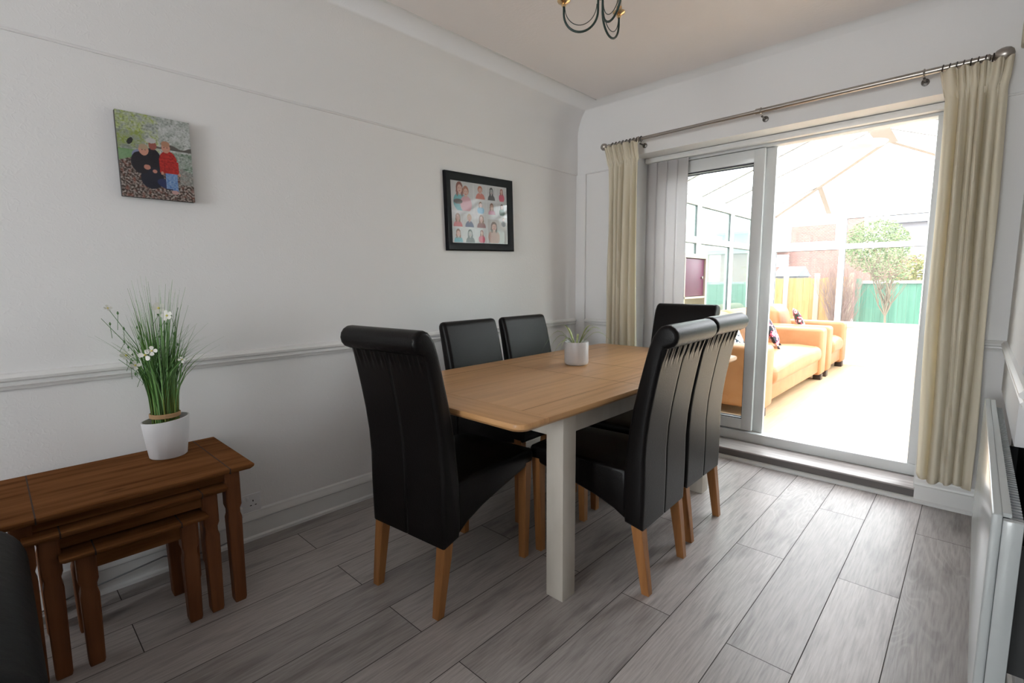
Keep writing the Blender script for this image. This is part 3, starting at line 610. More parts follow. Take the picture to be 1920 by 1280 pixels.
# ================================================ SOCKET AND CABLE
sk=thing('wall_socket','white double wall socket above the left skirting beside the nest of tables','socket',(LX,0.77,0.185))
B('plate',0,0.010,-0.073,0.073,-0.045,0.045,mat('socket_plastic',(0.80,0.80,0.82),0.3),sk,0.004)
for yy in (-0.036,0.036):
    for (a,b,w_,h_) in ((0,0.010,0.004,0.009),(-0.011,-0.012,0.008,0.004),(0.011,-0.012,0.008,0.004)):
        if yy>0: B('pin_hole',0.0095,0.0105,yy+a-w_/2,yy+a+w_/2,b-h_/2,b+h_/2,mat('socket_hole',(0.01,0.01,0.01),0.9),sk)
    B('switch',0.010,0.013,yy*0.28-0.006,yy*0.28+0.006,0.016,0.034,MATS['socket_plastic'],sk,0.001)
pg=thing('plug','white plug in the left half of the wall socket with a trailing lead','plug',(LX+0.0135,0.725,0.165)); B('body',0,0.035,-0.024,0.024,-0.028,0.026,MATS['socket_plastic'],pg,0.008,3)
k=bmesh.new(); tube(k,[(0.018,-0.0,-0.028),(0.02,-0.01,-0.06),(0.022,-0.05,-0.125),(0.024,-0.14,-0.135),(0.024,-0.30,-0.085),(0.024,-0.42,-0.10),(0.024,-0.60,-0.12),(0.024,-0.78,-0.158)],0.0035,6); obj('lead',k,mat('lead_grey',(0.25,0.25,0.26),0.5),pg)

# ================================================ CHAIRS
def poly_inset(pts,d):
    n=len(pts); out=[]
    for i in range(n):
        a,b,c=Vector(pts[i-1]),Vector(pts[i]),Vector(pts[(i+1)%n])
        e1=(b-a).normalized(); e2=(c-b).normalized(); n1=Vector((-e1.y,e1.x)); n2=Vector((-e2.y,e2.x)); q=(n1+n2)
        q=q.normalized() if q.length>1e-6 else n1
        out.append(b+q*d/max(0.6,q.dot(n1)))
    return out
def area2(p): return sum(p[i-1][0]*p[i][1]-p[i][0]*p[i-1][1] for i in range(len(p)))/2
def smoothpoly(pts,it=2):
    for _ in range(it):
        q=[]
        for i in range(len(pts)):
            a,b=Vector(pts[i]),Vector(pts[(i+1)%len(pts)]); q+= [a*0.75+b*0.25,a*0.25+b*0.75]
        pts=q
    return pts
def padded(profile,w,r,xs=None,disp=None):
    """rounded-end extrusion of a (y,z) profile along x"""
    if area2(profile)<0: profile=profile[::-1]
    profile=[Vector(p) for p in profile]
    secs=[(-w/2,r),(-w/2+r*0.13,r*0.5),(-w/2+r*0.5,r*0.13),(-w/2+r,0)]
    inner=sorted(xs or [])
    secs+= [(x,0) for x in inner]+[(w/2-r,0),(w/2-r*0.5,r*0.13),(w/2-r*0.13,r*0.5),(w/2,r)]
    k=bmesh.new(); rings=[]
    for x,i in secs:
        pp=poly_inset(profile,i) if i else profile
        rings.append([((x,)+tuple(disp(x,p) if disp else p)) for p in pp])
    loft(k,rings); return k
NECK=0.985
BACKP=[(0.0,0.27),(-0.002,0.35),(-0.003,0.46),(-0.002,0.56),(-0.008,0.66),(-0.020,0.75),(-0.036,0.84),(-0.052,0.92),(-0.058,0.947),(-0.066,0.975),(-0.074,1.001)]
# roll: arc round its lower rear, rear, top
RC=(-0.076,1.046); RR=0.044
for a in (-100,-130,-155,-180,-205,-230,-255,-280,-305,-325): BACKP.append((RC[0]+RR*math.cos(math.radians(a)),RC[1]+RR*math.sin(math.radians(a))))
BACKP+= [(-0.022,1.045),(-0.006,1.0),(0.012,0.93),(0.034,0.84),(0.054,0.75),(0.068,0.66),(0.078,0.56),(0.084,0.50),(0.086,0.42),(0.084,0.33),(0.078,0.288)]
def backdisp(x,p):
    y,z=p[0],p[1]
    rear = (z<1.003 and y<0.004-0.0 and (y< -0.068+ (1.0-z)*0.33 or y<0.003 and z<0.7))
    if rear:
        y+= 0.004*math.exp(-(x/0.0025)**2)          # centre seam
        if z>0.90:
            q=min(1,(z-0.950)/0.02) if z>0.95 else 0; y+=q*(0.0026*math.sin(x*235)+0.0022*math.sin(x*121+1))
    return (y,z)
SEATP=[(0.070,0.292),(0.13,0.325),(0.22,0.358),(0.34,0.388),(0.45,0.412),(0.545,0.432),(0.562,0.440),(0.570,0.46),(0.570,0.487),(0.560,0.503),(0.50,0.510),(0.30,0.512),(0.15,0.508),(0.075,0.505)]
def leg(sx,front):
    if front: secs=[(0.0,0.176*0+0.186*sx,0.520,0.0165),(0.10,0.186*sx,0.522,0.018),(0.45,0.188*sx,0.530,0.023)]
    else: secs=[(0.0,0.178*sx,-0.012,0.0165),(0.10,0.180*sx,0.002,0.019),(0.22,0.182*sx,0.020,0.022),(0.32,0.182*sx,0.034,0.024)]
    rings=[]
    for z,x,y,h in secs:
        c=h*0.12; rings.append([(x+a,y+b,z) for a,b in ((-h+c,-h),(h-c,-h),(h,-h+c),(h,h-c),(h-c,h),(-h+c,h),(-h,h-c),(-h,-h+c))])
    k=bmesh.new(); loft(k,rings)
    if True: pass
    return k
PLAINP=BACKP[:8]+[(-0.060,0.955),(-0.066,0.985),(-0.066,1.003),(-0.058,1.017),(-0.044,1.024),(-0.028,1.022),(-0.016,1.012),(-0.009,0.995),(0.002,0.96),(0.012,0.93)]+BACKP[-8:]
def make_chair(label,plain=False):
    t=thing('dining_chair',label,'chair')
    xs=[i*0.0067 for i in range(-29,30) if abs(i)>1]+[-0.005,-0.0025,0,0.0025,0.005]
    obj('backrest',padded(PLAINP if plain else BACKP,0.440 if plain else 0.432,0.022 if plain else 0.016,xs,None if plain else backdisp),LEATHER,t,50)
    obj('seat',padded(SEATP,0.420,0.018,[-0.1,0,0.1]),LEATHER,t,50)
    for s in (-1,1):
        for fr in (False,True):
            l=obj('leg',leg(s,fr),LEGW,t,30)
            y=0.520 if fr else -0.012; x=(0.186 if fr else 0.178)*s
    return t
def copy_tree(o,parent=None):
    c=o.copy(); C.objects.link(c)
    if parent is not None: c.parent=parent
    for ch in o.children: copy_tree(ch,c)
    return c
G_='black leather dining chairs round the table'
ch0=make_chair('black leather roll-back chair at the near end of the table'); ch0['group']=G_
# (label, location of rear-bottom centre, facing angle; local +y faces the table)
def place(o,x,y,deg,label): o.location=(x,y,0); o.rotation_euler=(0,0,math.radians(deg)); o['label']=label
place(ch0,-1.562,1.050,5.5,'black leather roll-back chair at the near end of the table')
spots=[(-0.895,1.890,92.5,'black leather chair pulled up on the right long side, nearest the camera'),
       (-0.935,2.400,91.0,'black leather chair on the right long side, farther one nearest the patio door'),
       (-2.185,1.985,-88.5,'black straight-topped leather chair on the wall side, left one behind the near end chair'),
       (-2.195,2.482,-89.0,'black straight-topped leather chair on the wall side, just left of the spider plant'),
       (-1.465,3.278,181.0,'black leather chair at the far end of the table before the patio door')]
ch1=make_chair('black leather straight-topped chair',True); ch1['group']=G_
for i,(x,y,d,lb) in enumerate(spots): place(ch1 if i==2 else copy_tree(ch1 if i==3 else ch0),x,y,d,lb)

# ================================================ DINING TABLE
tb=thing('dining_table','cream painted dining table with an oak top in the middle of the room','table',(-1.56,2.18,0))
TX,TY0,TY1,Z0,Z1=0.505,-1.018,1.022,0.748,0.780
def top_piece(y0,y1,rc0,rc1):
    """board with rounded outer corners (rc0 at y0 end, rc1 at y1) and eased edges"""
    pts=[]
    def corner(cx,cy,r,a0):
        if r==0: pts.append((cx,cy)); return
        for q in range(6):
            a=math.radians(a0+q*18); pts.append((cx+r*math.cos(a),cy+r*math.sin(a)))
    corner(TX-rc0,y0+rc0,rc0,-90); corner(TX-rc1,y1-rc1,rc1,0); corner(-TX+rc1,y1-rc1,rc1,90); corner(-TX+rc0,y0+rc0,rc0,180)
    P=[Vector(p) for p in pts]
    k=bmesh.new(); rings=[]
    for z,i in ((Z0,0.016),(Z0+0.006,0.006),(Z0+0.014,0.0),(Z1-0.004,0.0),(Z1-0.001,0.0015),(Z1,0.004)):
        q=[]
        for p in P:
            x=p.x-math.copysign(i,p.x); y=p.y
            if rc0 and p.y<y0+rc0+0.01: y=p.y+i
            if rc1 and p.y>y1-rc1-0.01: y=p.y-i
            q.append((x,y,z))
        rings.append(q)
    loft(k,rings); return k
obj('tabletop_end',top_piece(TY0,TY0+0.148,0.045,0),OAKEND,tb,30)
obj('tabletop_end',top_piece(TY1-0.148,TY1,0,0.045),OAKEND,tb,30)
obj('tabletop',top_piece(TY0+0.1495,TY1-0.1495,0,0),OAKTOP,tb,30)
k=bmesh.new()
for x in (0.375,-0.375): box(k,x-0.0008,x+0.0008,TY0+0.15,TY1-0.15,Z1-0.0005,Z1+0.0003)
for y in (-0.17,0.20): box(k,-TX+0.005,TX-0.005,y-0.0008,y+0.0008,Z1-0.0005,Z1+0.0003)
obj('tabletop_joint',k,mat('brown_joint_line',(0.16,0.08,0.035),0.7),tb)
for a,b in ((TY0+0.1475,TY0+0.15),(TY1-0.15,TY1-0.1475)): B('tabletop_joint',-TX+0.02,TX-0.02,a,b,Z0+0.006,Z1-0.001,MATS['brown_joint_line'],tb)
XL,YN,YF=0.47,-0.743,0.69; LW=0.082
for sx in (-1,1):
    for y in (YN,YF-LW+0.0):
        x0=XL-LW if sx>0 else -XL; k=bmesh.new(); box(k,x0,x0+LW,y,y+LW,0.0,0.748,0.003,2); obj('leg',k,CREAM,tb)
k=bmesh.new(); box(k,XL-LW+0.02,XL-LW+0.045,YN+LW,YF-LW,0.655,0.748,0.002); obj('apron',k,CREAM,tb)
k=bmesh.new(); box(k,-XL+LW-0.045,-XL+LW-0.02,YN+LW,YF-LW,0.655,0.748,0.002); obj('apron',k,CREAM,tb)
k=bmesh.new(); box(k,-XL+LW,XL-LW,YN+0.02,YN+0.045,0.655,0.748,0.002); obj('apron',k,CREAM,tb)
k=bmesh.new(); box(k,-XL+LW,XL-LW,YF-0.045,YF-0.02,0.655,0.748,0.002); obj('apron',k,CREAM,tb)
# spider plant
sp=thing('spider_plant','spider plant in a white cylindrical pot on the dining table','plant',(-1.635,2.275,0.7803))
k=bmesh.new(); lathe(k,[(0.0,0.0),(0.055,0.0),(0.062,0.003),(0.066,0.010),(0.068,0.020),(0.068,0.128),(0.0665,0.131),(0.063,0.131),(0.062,0.128),(0.061,0.105),(0.0,0.105)],n=40); obj('pot',k,CERAM,sp,40)
k=bmesh.new(); lathe(k,[(0,0.112),(0.061,0.110)],n=24); obj('soil',k,mat('potting_soil',(0.04,0.025,0.015),0.95),sp)
def stripe_leaf():
    return noisecol('spider_leaf',[(0.30,0.42,0.12),(0.62,0.68,0.38)],(1,1,1),30,1,0.5,0.3)
SPL=stripe_leaf(); rnd=random.Random(12)
fr=Vector(R[0])   # picture right
def arc_leaf(dirv,reach,rise,drop,n=9):
    pts=[]
    for j in range(n):
        t=j/(n-1); h=rise*math.sin(min(1,t*1.25)*PI/2*1.0)-drop*max(0,t-0.35)**1.6; pts.append(Vector((0,0,0.108))+dirv*(0.012+reach*t)+Vector((0,0,h)))
    return pts
LV=[]
for ax,reach,rise,drop in ((-1.0,0.16,0.09,0.30),(-0.9,0.19,0.12,0.33),(-0.75,0.10,0.07,0.20),(-0.45,0.10,0.13,0.02),(-0.2,0.07,0.10,0.0),(0.25,0.09,0.12,0.02),(0.4,0.11,0.13,0.04),(0.55,0.10,0.10,0.02),(0.9,0.22,0.115,0.30),(1.0,0.15,0.13,0.12),(-0.6,0.14,0.05,0.25),(0.1,0.10,0.08,0.12),(0.7,0.14,0.13,0.10)):
    bkx=rnd.uniform(-0.6,0.6); d=Vector((0.729,0.684,0))*ax+Vector((-0.684,0.729,0))*bkx*(1-abs(ax)*0.6); d.normalize()
    k=bmesh.new(); side=Vector((0,0,1)).cross(d); blade(k,arc_leaf(d,reach,rise,drop),0.0055+0.002*rnd.random(),side); obj('leaf',k,SPL,sp,60)

# ================================================ NEST OF TABLES
def nest(label,x0,x1,y0,y1,zt,th,lx0,lx1,ly0,ly1,ap,grp,over=0.0):
    t=thing('nesting_table',label,'side table',(0,0,0),0,grp)
    k=bmesh.new(); rings=[]
    for z,i in ((zt-th,0.012),(zt-th*0.55,0.002),(zt-th*0.3,0.0),(zt-0.002,0.0),(zt,0.003)):
        rings.append([(x0+i,y0+i,z),(x1-i,y0+i,z),(x1-i,y1-i,z),(x0+i,y1-i,z)])
    loft(k,rings); obj('tabletop',k,PINE,t,30)
    k=bmesh.new()
    for y in (y0+0.085,y1-0.085):
        k=bmesh.new(); box(k,x0+0.004,x1+0.0006,y-0.0020,y+0.0020,zt-th*0.9,zt+0.0004); obj('groove',k,mat('pine_groove',(0.045,0.02,0.01),0.8),t)
    W=0.052
    for cx in (lx1-W/2,lx0+W/2):
        for cy in (ly0+W/2,ly1-W/2):
            h=W/2; zz=zt-th; nk=zz*0.70; secs=[(0,h*0.72),(0.012,h*0.82),(nk-0.10,h*0.92),(nk-0.03,h*0.95),(nk-0.012,h*0.80),(nk+0.004,h*0.80),(nk+0.022,h),(zz,h)]
            k=bmesh.new(); loft(k,[[(cx+a*q,cy+b*q,z) for a,b in ((-1,-0.85),(-0.85,-1),(0.85,-1),(1,-0.85),(1,0.85),(0.85,1),(-0.85,1),(-1,0.85))] for z,q in secs]); obj('leg',k,PINEV,t,20)
    zz=zt-th
    B('apron',lx1-0.028,lx1-0.010,ly0+W-0.002,ly1-W+0.002,zz-ap,zz,PINE,t)
    for y in (ly0+0.012,ly1-0.030): B('apron',lx0+W-0.002,lx1-W+0.002,y,y+0.018,zz-ap,zz,PINE,t)
    if not over: B('apron',lx0+0.010,lx0+0.028,ly0+W-0.002,ly1-W+0.002,zz-ap,zz,PINE,t)
    return t
NG='nest of three pine tables'
nest('largest pine nesting table standing against the left wall under the grass plant',-2.490,-1.995,-0.045,0.655,0.560,0.022,-2.470,-2.032,-0.020,0.612,0.036,NG)
nest('middle pine nesting table tucked under the largest one',-2.400,-1.985,0.040-0.036,0.556,0.498,0.020,-2.380,-2.030,0.036,0.530,0.050,NG)
nest('smallest pine nesting table, innermost and lowest of the nest',-2.340,-1.980,0.100-0.020,0.485,0.413,0.018,-2.310,-2.026,0.118,0.456,0.062,NG)

# grass plant on the nest
gp=thing('potted_grass','tall artificial grass with white flowers in an oval white pot on the nest of tables','plant',(-2.348,0.452,0.5605))
k=bmesh.new(); N_=40
def ovalring(rx,ry,z,tilt=0): return [(rx*math.cos(2*PI*q/N_),ry*math.sin(2*PI*q/N_),z+tilt*math.sin(2*PI*q/N_)) for q in range(N_)]
loft(k,[ovalring(0.054,0.060,0.0),ovalring(0.058,0.065,0.004),ovalring(0.068,0.076,0.09,0.002),ovalring(0.073,0.082,0.150,0.006),ovalring(0.0725,0.0815,0.155,0.006),ovalring(0.068,0.077,0.155,0.006),ovalring(0.065,0.074,0.12),ovalring(0.060,0.069,0.10)]); obj('pot',k,CERAM,gp,40)
k=bmesh.new(); loft(k,[ovalring(0.064,0.073,0.115),ovalring(0.01,0.01,0.12)]); obj('soil',k,MATS['potting_soil'],gp)
rnd=random.Random(21); GR=noisecol('grass_green',[(0.09,0.20,0.035),(0.16,0.32,0.10),(0.26,0.42,0.19)],(1,1,0.3),9,2,0.5,0.3)
GR2=noisecol('grass_base',[(0.16,0.16,0.03),(0.22,0.28,0.06)],(30,30,1),3,2,0.5,0.3)
k=bmesh.new(); km=bmesh.new()
RT=Vector((0.729,0.684,0))
for i in range(290):
    a=rnd.uniform(0,2*PI); rr=0.046*math.sqrt(rnd.random()); bx,by=rr*math.cos(a),rr*math.sin(a)
    hgt=rnd.uniform(0.30,0.46) if rnd.random()<0.72 else rnd.uniform(0.46,0.60); out=rnd.uniform(0.0,0.045)+rr*0.9
    d=Vector((math.cos(a),math.sin(a),0)); droop=0
    if rnd.random()<0.34: out=rnd.uniform(0.08,0.21); droop=rnd.uniform(0.10,0.34); d=(RT*rnd.choice((-1,1))+Vector((rnd.gauss(0,0.45),rnd.gauss(0,0.3),0))); d.z=0; d.normalize(); hgt=rnd.uniform(0.34,0.46)
    if d.x<0: d=Vector((d.x*0.35,d.y,0)); 
    pts=[]; n_=8
    for j in range(n_):
        t=j/(n_-1); pts.append(Vector((bx,by,0.125))+d*out*t**2.4+Vector((0,0,hgt*t-droop*max(0,t-0.5)**1.5)))
    side=Vector((rnd.gauss(0,1),rnd.gauss(0,1),0)); blade(k,pts,rnd.uniform(0.0018,0.0034),side)
    if i<110: tube(km,[(bx,by,0.115),(bx*1.05,by*1.05,0.20),(bx*1.1,by*1.1,0.30)],[0.0022,0.002,0.001],5)
obj('grass_blades',k,GR,gp,60)['kind']='stuff'; obj('grass_stems',km,GR2,gp,60)['kind']='stuff'
k=bmesh.new(); lathe(k,[(0.0505,0.162),(0.053,0.164),(0.053,0.178),(0.0505,0.180)],n=32); obj('raffia_tie',k,mat('raffia',(0.42,0.26,0.13),0.85),gp,40)
WP=mat('white_petal',(0.80,0.79,0.74),0.6); YC=mat('flower_centre',(0.65,0.55,0.12),0.7); BUDG=mat('bud_green',(0.07,0.16,0.05),0.6)
def flower(px,pz,dep,r,npet=5,tilt=0):
    """px: metres to picture right of the pot centre, pz: height above table"""
    c=RT*px+Vector((0.684,-0.729,0))*dep+Vector((0,0,pz))
    if c.x<-0.13: c.x=-0.13
    k=bmesh.new(); st=Vector((c.x*0.15,c.y*0.15,0.15)); mid=st.lerp(c,0.6)+Vector((-c.x*0.2,-c.y*0.2,0.03)); tube(k,[st,mid,c],[0.0018,0.0015,0.001],5)
    for q in range(3):
        s0=st.lerp(c,0.55+0.13*q); e_=s0+RT*rnd.uniform(-0.03,0.03)+Vector((0,0,rnd.uniform(0.03,0.06))); tube(k,[s0,e_],[0.001,0.0008],4); tube(k,[e_,e_+Vector((0,0,0.006)),e_+Vector((0,0,0.014))],[0.001,0.004,0.0008],6)
    stem=obj('flower_stem',k,BUDG,gp,50)
    if not npet: return
    nrm=(Vector((0.98,-0.19,0.25))+Vector((rnd.gauss(0,0.3),rnd.gauss(0,0.3),rnd.gauss(0,0.3)))).normalized(); u,v=frame_at(nrm); k=bmesh.new()
    for q in range(npet):
        a=2*PI*q/npet+tilt; d=u*math.cos(a)+v*math.sin(a); s=nrm.cross(d); ring_=[(0.15,0.12),(0.45,0.34),(0.8,0.42),(1.0,0.22),(1.05,0.0)]
        L=[k.verts.new(c+d*r*f+s*r*g+nrm*r*0.25*f*f) for f,g in ring_]; Rr=[k.verts.new(c+d*r*f-s*r*g+nrm*r*0.25*f*f) for f,g in ring_[:-1]]
        for j in range(3): k.faces.new((L[j],L[j+1],Rr[j+1],Rr[j]))
        k.faces.new((L[3],L[4],Rr[3]))
    fl=obj('flower',k,WP,gp,60)
    k=bmesh.new(); bmesh.ops.create_uvsphere(k,u_segments=8,v_segments=6,radius=r*0.2); bmesh.ops.translate(k,vec=c+nrm*r*0.1,verts=k.verts); obj('flower_centre',k,YC,fl,60)
flower(0.008,0.425,0.085,0.022,3); flower(-0.085,0.42,0.06,0.020,5); flower(0.035,0.60,0.03,0.022,5); flower(0.065,0.57,0.03,0.020,5); flower(-0.17,0.60,0.02,0.014,4); flower(0.115,0.40,0.04,0.014,4); flower(0.03,0.44,0.08,0.018,4); flower(-0.035,0.385,0.085,0.017,4)
flower(-0.20,0.56,0.02,0.01,0); flower(0.09,0.60,0.0,0.01,0); flower(-0.02,0.62,0.0,0.01,0); flower(-0.14,0.40,0.03,0.01,0); flower(-0.03,0.55,0.05,0.01,0); flower(0.05,0.36,0.07,0.01,0)

# ================================================ ARMCHAIR AT THE LEFT EDGE
ac=thing('leather_armchair','dark charcoal leather armchair cut by the left edge of the photo','armchair',(0,0,0))
def softbox(x0,x1,y0,y1,z0,z1,b,seg=6): return box(bmesh.new(),x0,x1,y0,y1,z0,z1,b,seg)
k=softbox(-1.90,-1.02,-0.262,0.014,0.05,0.645,0.115,8)
for v in k.verts:
    if v.co.z<0.4: v.co.y+= -0.002*math.sin(v.co.x*25)
    v.co.z+= -0.02*(v.co.x+1.9)*0.6 if v.co.z>0.4 else 0
obj('arm',k,CHARC,ac,70); obj('arm',softbox(-1.90,-1.02,-1.06,-0.80,0.05,0.62,0.11),CHARC,ac,70)
obj('seat_cushion',softbox(-1.80,-1.06,-0.81,-0.255,0.22,0.44,0.06),CHARC,ac,70); obj('base',softbox(-1.86,-1.08,-0.80,-0.26,0.05,0.24,0.02),CHARC,ac,40); obj('backrest',softbox(-2.02,-1.78,-1.0,-0.06-0.2,0.20,0.86,0.10),CHARC,ac,70)
for a in (-1.84,-1.08):
    for b in (-1.0,-0.06): B('foot',a-0.03,a+0.03,b-0.03,b+0.03,0,0.055,DARKW,ac)

# ================================================ PICTURES
def painted(name,W,H,nx,ny,fn,rough=0.5):
    me=bpy.data.meshes.new(name); vs=[];fs=[]
    for j in range(ny+1):
        for i in range(nx+1): vs.append((0,W*i/nx,H*j/ny))
    for j in range(ny):
        for i in range(nx): a=j*(nx+1)+i; fs.append((a,a+1,a+nx+2,a+nx+1))
    me.from_pydata(vs,[],fs); ca=me.color_attributes.new('paint','FLOAT_COLOR','POINT')
    for j in range(ny+1):
        for i in range(nx+1): c=fn(i/nx,j/ny); ca.data[j*(nx+1)+i].color=(*c,1)
    M=bpy.data.materials.new(name+'_print'); M.use_nodes=True; N=M.node_tree; a=N.nodes.new('ShaderNodeAttribute'); a.attribute_name='paint'; N.links.new(a.outputs['Color'],N.nodes['Principled BSDF'].inputs['Base Color']); N.nodes['Principled BSDF'].inputs['Roughness'].default_value=rough
    return me,M
from mathutils import noise as mn
def mixc(a,b,t): t=max(0,min(1,t)); return tuple(a[i]+(b[i]-a[i])*t for i in range(3))
def ell(u,v,cx,cy,rx,ry,ang=0):
    du,dv=u-cx,v-cy
    if ang: c_,s_=math.cos(ang),math.sin(ang); du,dv=du*c_+dv*s_,-du*s_+dv*c_
    return (du/rx)**2+(dv/ry)**2<1
SKIN=(0.55,0.27,0.20); 
def photo(u,v):
    n1=mn.fractal(Vector((u*9,v*11,0)),0.6,2,5); n2=mn.noise(Vector((u*34,v*48,3)))*0.7+mn.noise(Vector((u*80,v*95,7)))*0.35
    if v>0.42+0.08*math.sin(u*4):
        c=mixc((0.30,0.33,0.30),(0.55,0.57,0.56),0.5+n1*0.9)
        if v>0.55 and u<0.55: c=mixc(c,(0.32,0.40,0.06),0.75*max(0,0.35+n1*1.2+(0.5-u)))
        if u<0.36 and v<0.78: c=mixc(c,(0.10,0.14,0.07),0.35+n2*0.8)
        if u>0.7 and v<0.6: c=mixc(c,(0.12,0.20,0.13),0.5+n1)
        c=mixc(c,(0.7,0.72,0.72),max(0,n2*0.8)); c=mixc(c,(0.06,0.07,0.06),max(0,-n2-0.12)*1.6)
        if u>0.45 and v>0.62 and v<0.66+0.02*math.sin(u*20): c=(0.10,0.09,0.08)
        if ell(u,v,0.16,0.66,0.05,0.03,0.8): c=(0.02,0.02,0.02)
        if u<0.28 and v<0.56: c=mixc(c,(0.10,0.30,0.06),0.6)
    else:
        c=mixc((0.045,0.028,0.022),(0.40,0.35,0.32),0.30+n2*2.2)
        c=mixc(c,(0.25,0.07,0.04),max(0,mn.noise(Vector((u*20,v*26,11))))*0.9)
        if u>0.8 and v>0.2: c=mixc(c,(0.35,0.38,0.36),0.5)
    # seated adult (dark coat, pale cap)
    if ell(u,v,0.44,0.44,0.13,0.17): c=(0.013,0.012,0.018)
    if ell(u,v,0.42,0.25,0.16,0.13,0.2): c=(0.014,0.016,0.03)
    if ell(u,v,0.62,0.19,0.14,0.06,-0.2): c=(0.02,0.03,0.10)
    if ell(u,v,0.455,0.645,0.055,0.055): c=(0.30,0.09,0.07)
    if ell(u,v,0.44,0.70,0.07,0.032): c=(0.50,0.50,0.50)
    # small child, dark coat
    if ell(u,v,0.25,0.50,0.08,0.07): c=(0.20,0.22,0.36)
    if ell(u,v,0.28,0.42,0.13,0.13): c=(0.018,0.016,0.022)
    if ell(u,v,0.33,0.575,0.065,0.065): c=SKIN
    if ell(u,v,0.33,0.61,0.06,0.035): c=(0.42,0.30,0.20)
    for q in (0.31,0.352):
        if ell(u,v,q,0.578,0.007,0.006): c=(0.06,0.03,0.03)
    if ell(u,v,0.36,0.375,0.045,0.03) or ell(u,v,0.46,0.335,0.03,0.022): c=(0.5,0.22,0.17)
    # child in red top and jeans
    if ell(u,v,0.655,0.475,0.125,0.13) or (0.53<u<0.80 and 0.33<v<0.48): c=mixc((0.52,0.028,0.022),(0.30,0.012,0.012),0.5+n2*1.5)
    if abs(u-0.60)<0.004 and 0.36<v<0.46: c=(0.2,0.01,0.01)
    if (0.60<u<0.70 and 0.14<v<0.33) or (0.69<u<0.77 and 0.12<v<0.33): c=mixc((0.06,0.16,0.42),(0.30,0.42,0.60),0.45+n2)
    if ell(u,v,0.635,0.64,0.06,0.065): c=SKIN
    if ell(u,v,0.635,0.685,0.06,0.035): c=(0.42,0.22,0.14)
    for q in (0.613,0.655):
        if ell(u,v,q,0.642,0.007,0.006): c=(0.06,0.03,0.03)
    if ell(u,v,0.56,0.325,0.02,0.02) or ell(u,v,0.80,0.325,0.02,0.02): c=SKIN
    if ell(u,v,0.72,0.10,0.05,0.025): c=(0.5,0.30,0.28)
    return c
cv=thing('canvas_print','unframed canvas photo of three figures outdoors on the left wall','picture',(LX+0.004,0.408,1.601)); cv.rotation_euler=(0,0,0)
B('canvas_edge',0,0.024,0,0.250,0,0.328,mat('canvas_side',(0.05,0.045,0.045),0.8),cv,0.002)
me,M=painted('print',0.250,0.328,150,190,photo); o=link('print',me,M,cv); o.location=(0.0248,0,0)
# collage in black frame
rnd=random.Random(8)
tiles=[(0.02,0.53,0.36,0.46,'two'),(0.40,0.74,0.20,0.22,'red'),(0.62,0.74,0.16,0.22,'grey'),(0.80,0.74,0.18,0.22,'dress'),
 (0.40,0.50,0.20,0.20,'blue'),(0.62,0.50,0.16,0.20,'pink'),(0.80,0.50,0.18,0.20,'green'),
 (0.02,0.27,0.18,0.22,'coral'),(0.21,0.27,0.18,0.22,'navy'),(0.41,0.27,0.19,0.22,'brown'),
 (0.02,0.02,0.18,0.22,'teal'),(0.21,0.02,0.19,0.22,'grey'),(0.41,0.02,0.19,0.22,'dress'),(0.62,0.02,0.22,0.40,'big'),(0.84,0.02,0.15,0.45,'dots')]
COL=dict(red=(0.55,0.16,0.12),grey=(0.08,0.08,0.08),dress=(0.62,0.05,0.12),blue=(0.16,0.42,0.62),pink=(0.55,0.20,0.32),green=(0.10,0.20,0.15),coral=(0.60,0.12,0.13),navy=(0.10,0.13,0.26),brown=(0.25,0.08,0.08),teal=(0.12,0.40,0.48),big=(0.50,0.28,0.22),dots=(0.10,0.10,0.13))
HAIR=dict(red=(0.45,0.14,0.07),grey=(0.05,0.05,0.05),dress=(0.30,0.08,0.06),green=(0.08,0.04,0.03),big=(0.10,0.035,0.02),dots=(0.42,0.20,0.08),navy=(0.55,0.38,0.22))
def person(a,b,cx,top,sc_,body,hair,skin,big=False):
    """a,b: coordinates inside a tile"""
    hy=top-0.30*sc_
    c=None
    if ell(a,b,cx,hy-0.66*sc_,0.40*sc_,0.44*sc_): c=body
    if ell(a,b,cx,hy-0.24*sc_,0.075*sc_,0.10*sc_): c=tuple(x*0.85 for x in skin)
    if ell(a,b,cx,hy+0.03*sc_,0.205*sc_,0.27*sc_): c=hair
    if hair[0]<0.35 and (ell(a,b,cx-0.15*sc_,hy-0.16*sc_,0.07*sc_,0.24*sc_) or ell(a,b,cx+0.15*sc_,hy-0.16*sc_,0.07*sc_,0.24*sc_)): c=hair
    if ell(a,b,cx+0.01*sc_,hy-0.045*sc_,0.15*sc_,0.205*sc_): c=skin
    for q in (-0.06,0.06):
        if ell(a,b,cx+q*sc_,hy-0.01*sc_,0.024*sc_,0.022*sc_): c=tuple(x*0.3 for x in skin)
    if ell(a,b,cx,hy-0.14*sc_,0.055*sc_,0.022*sc_): c=(0.45,0.10,0.10)
    return c
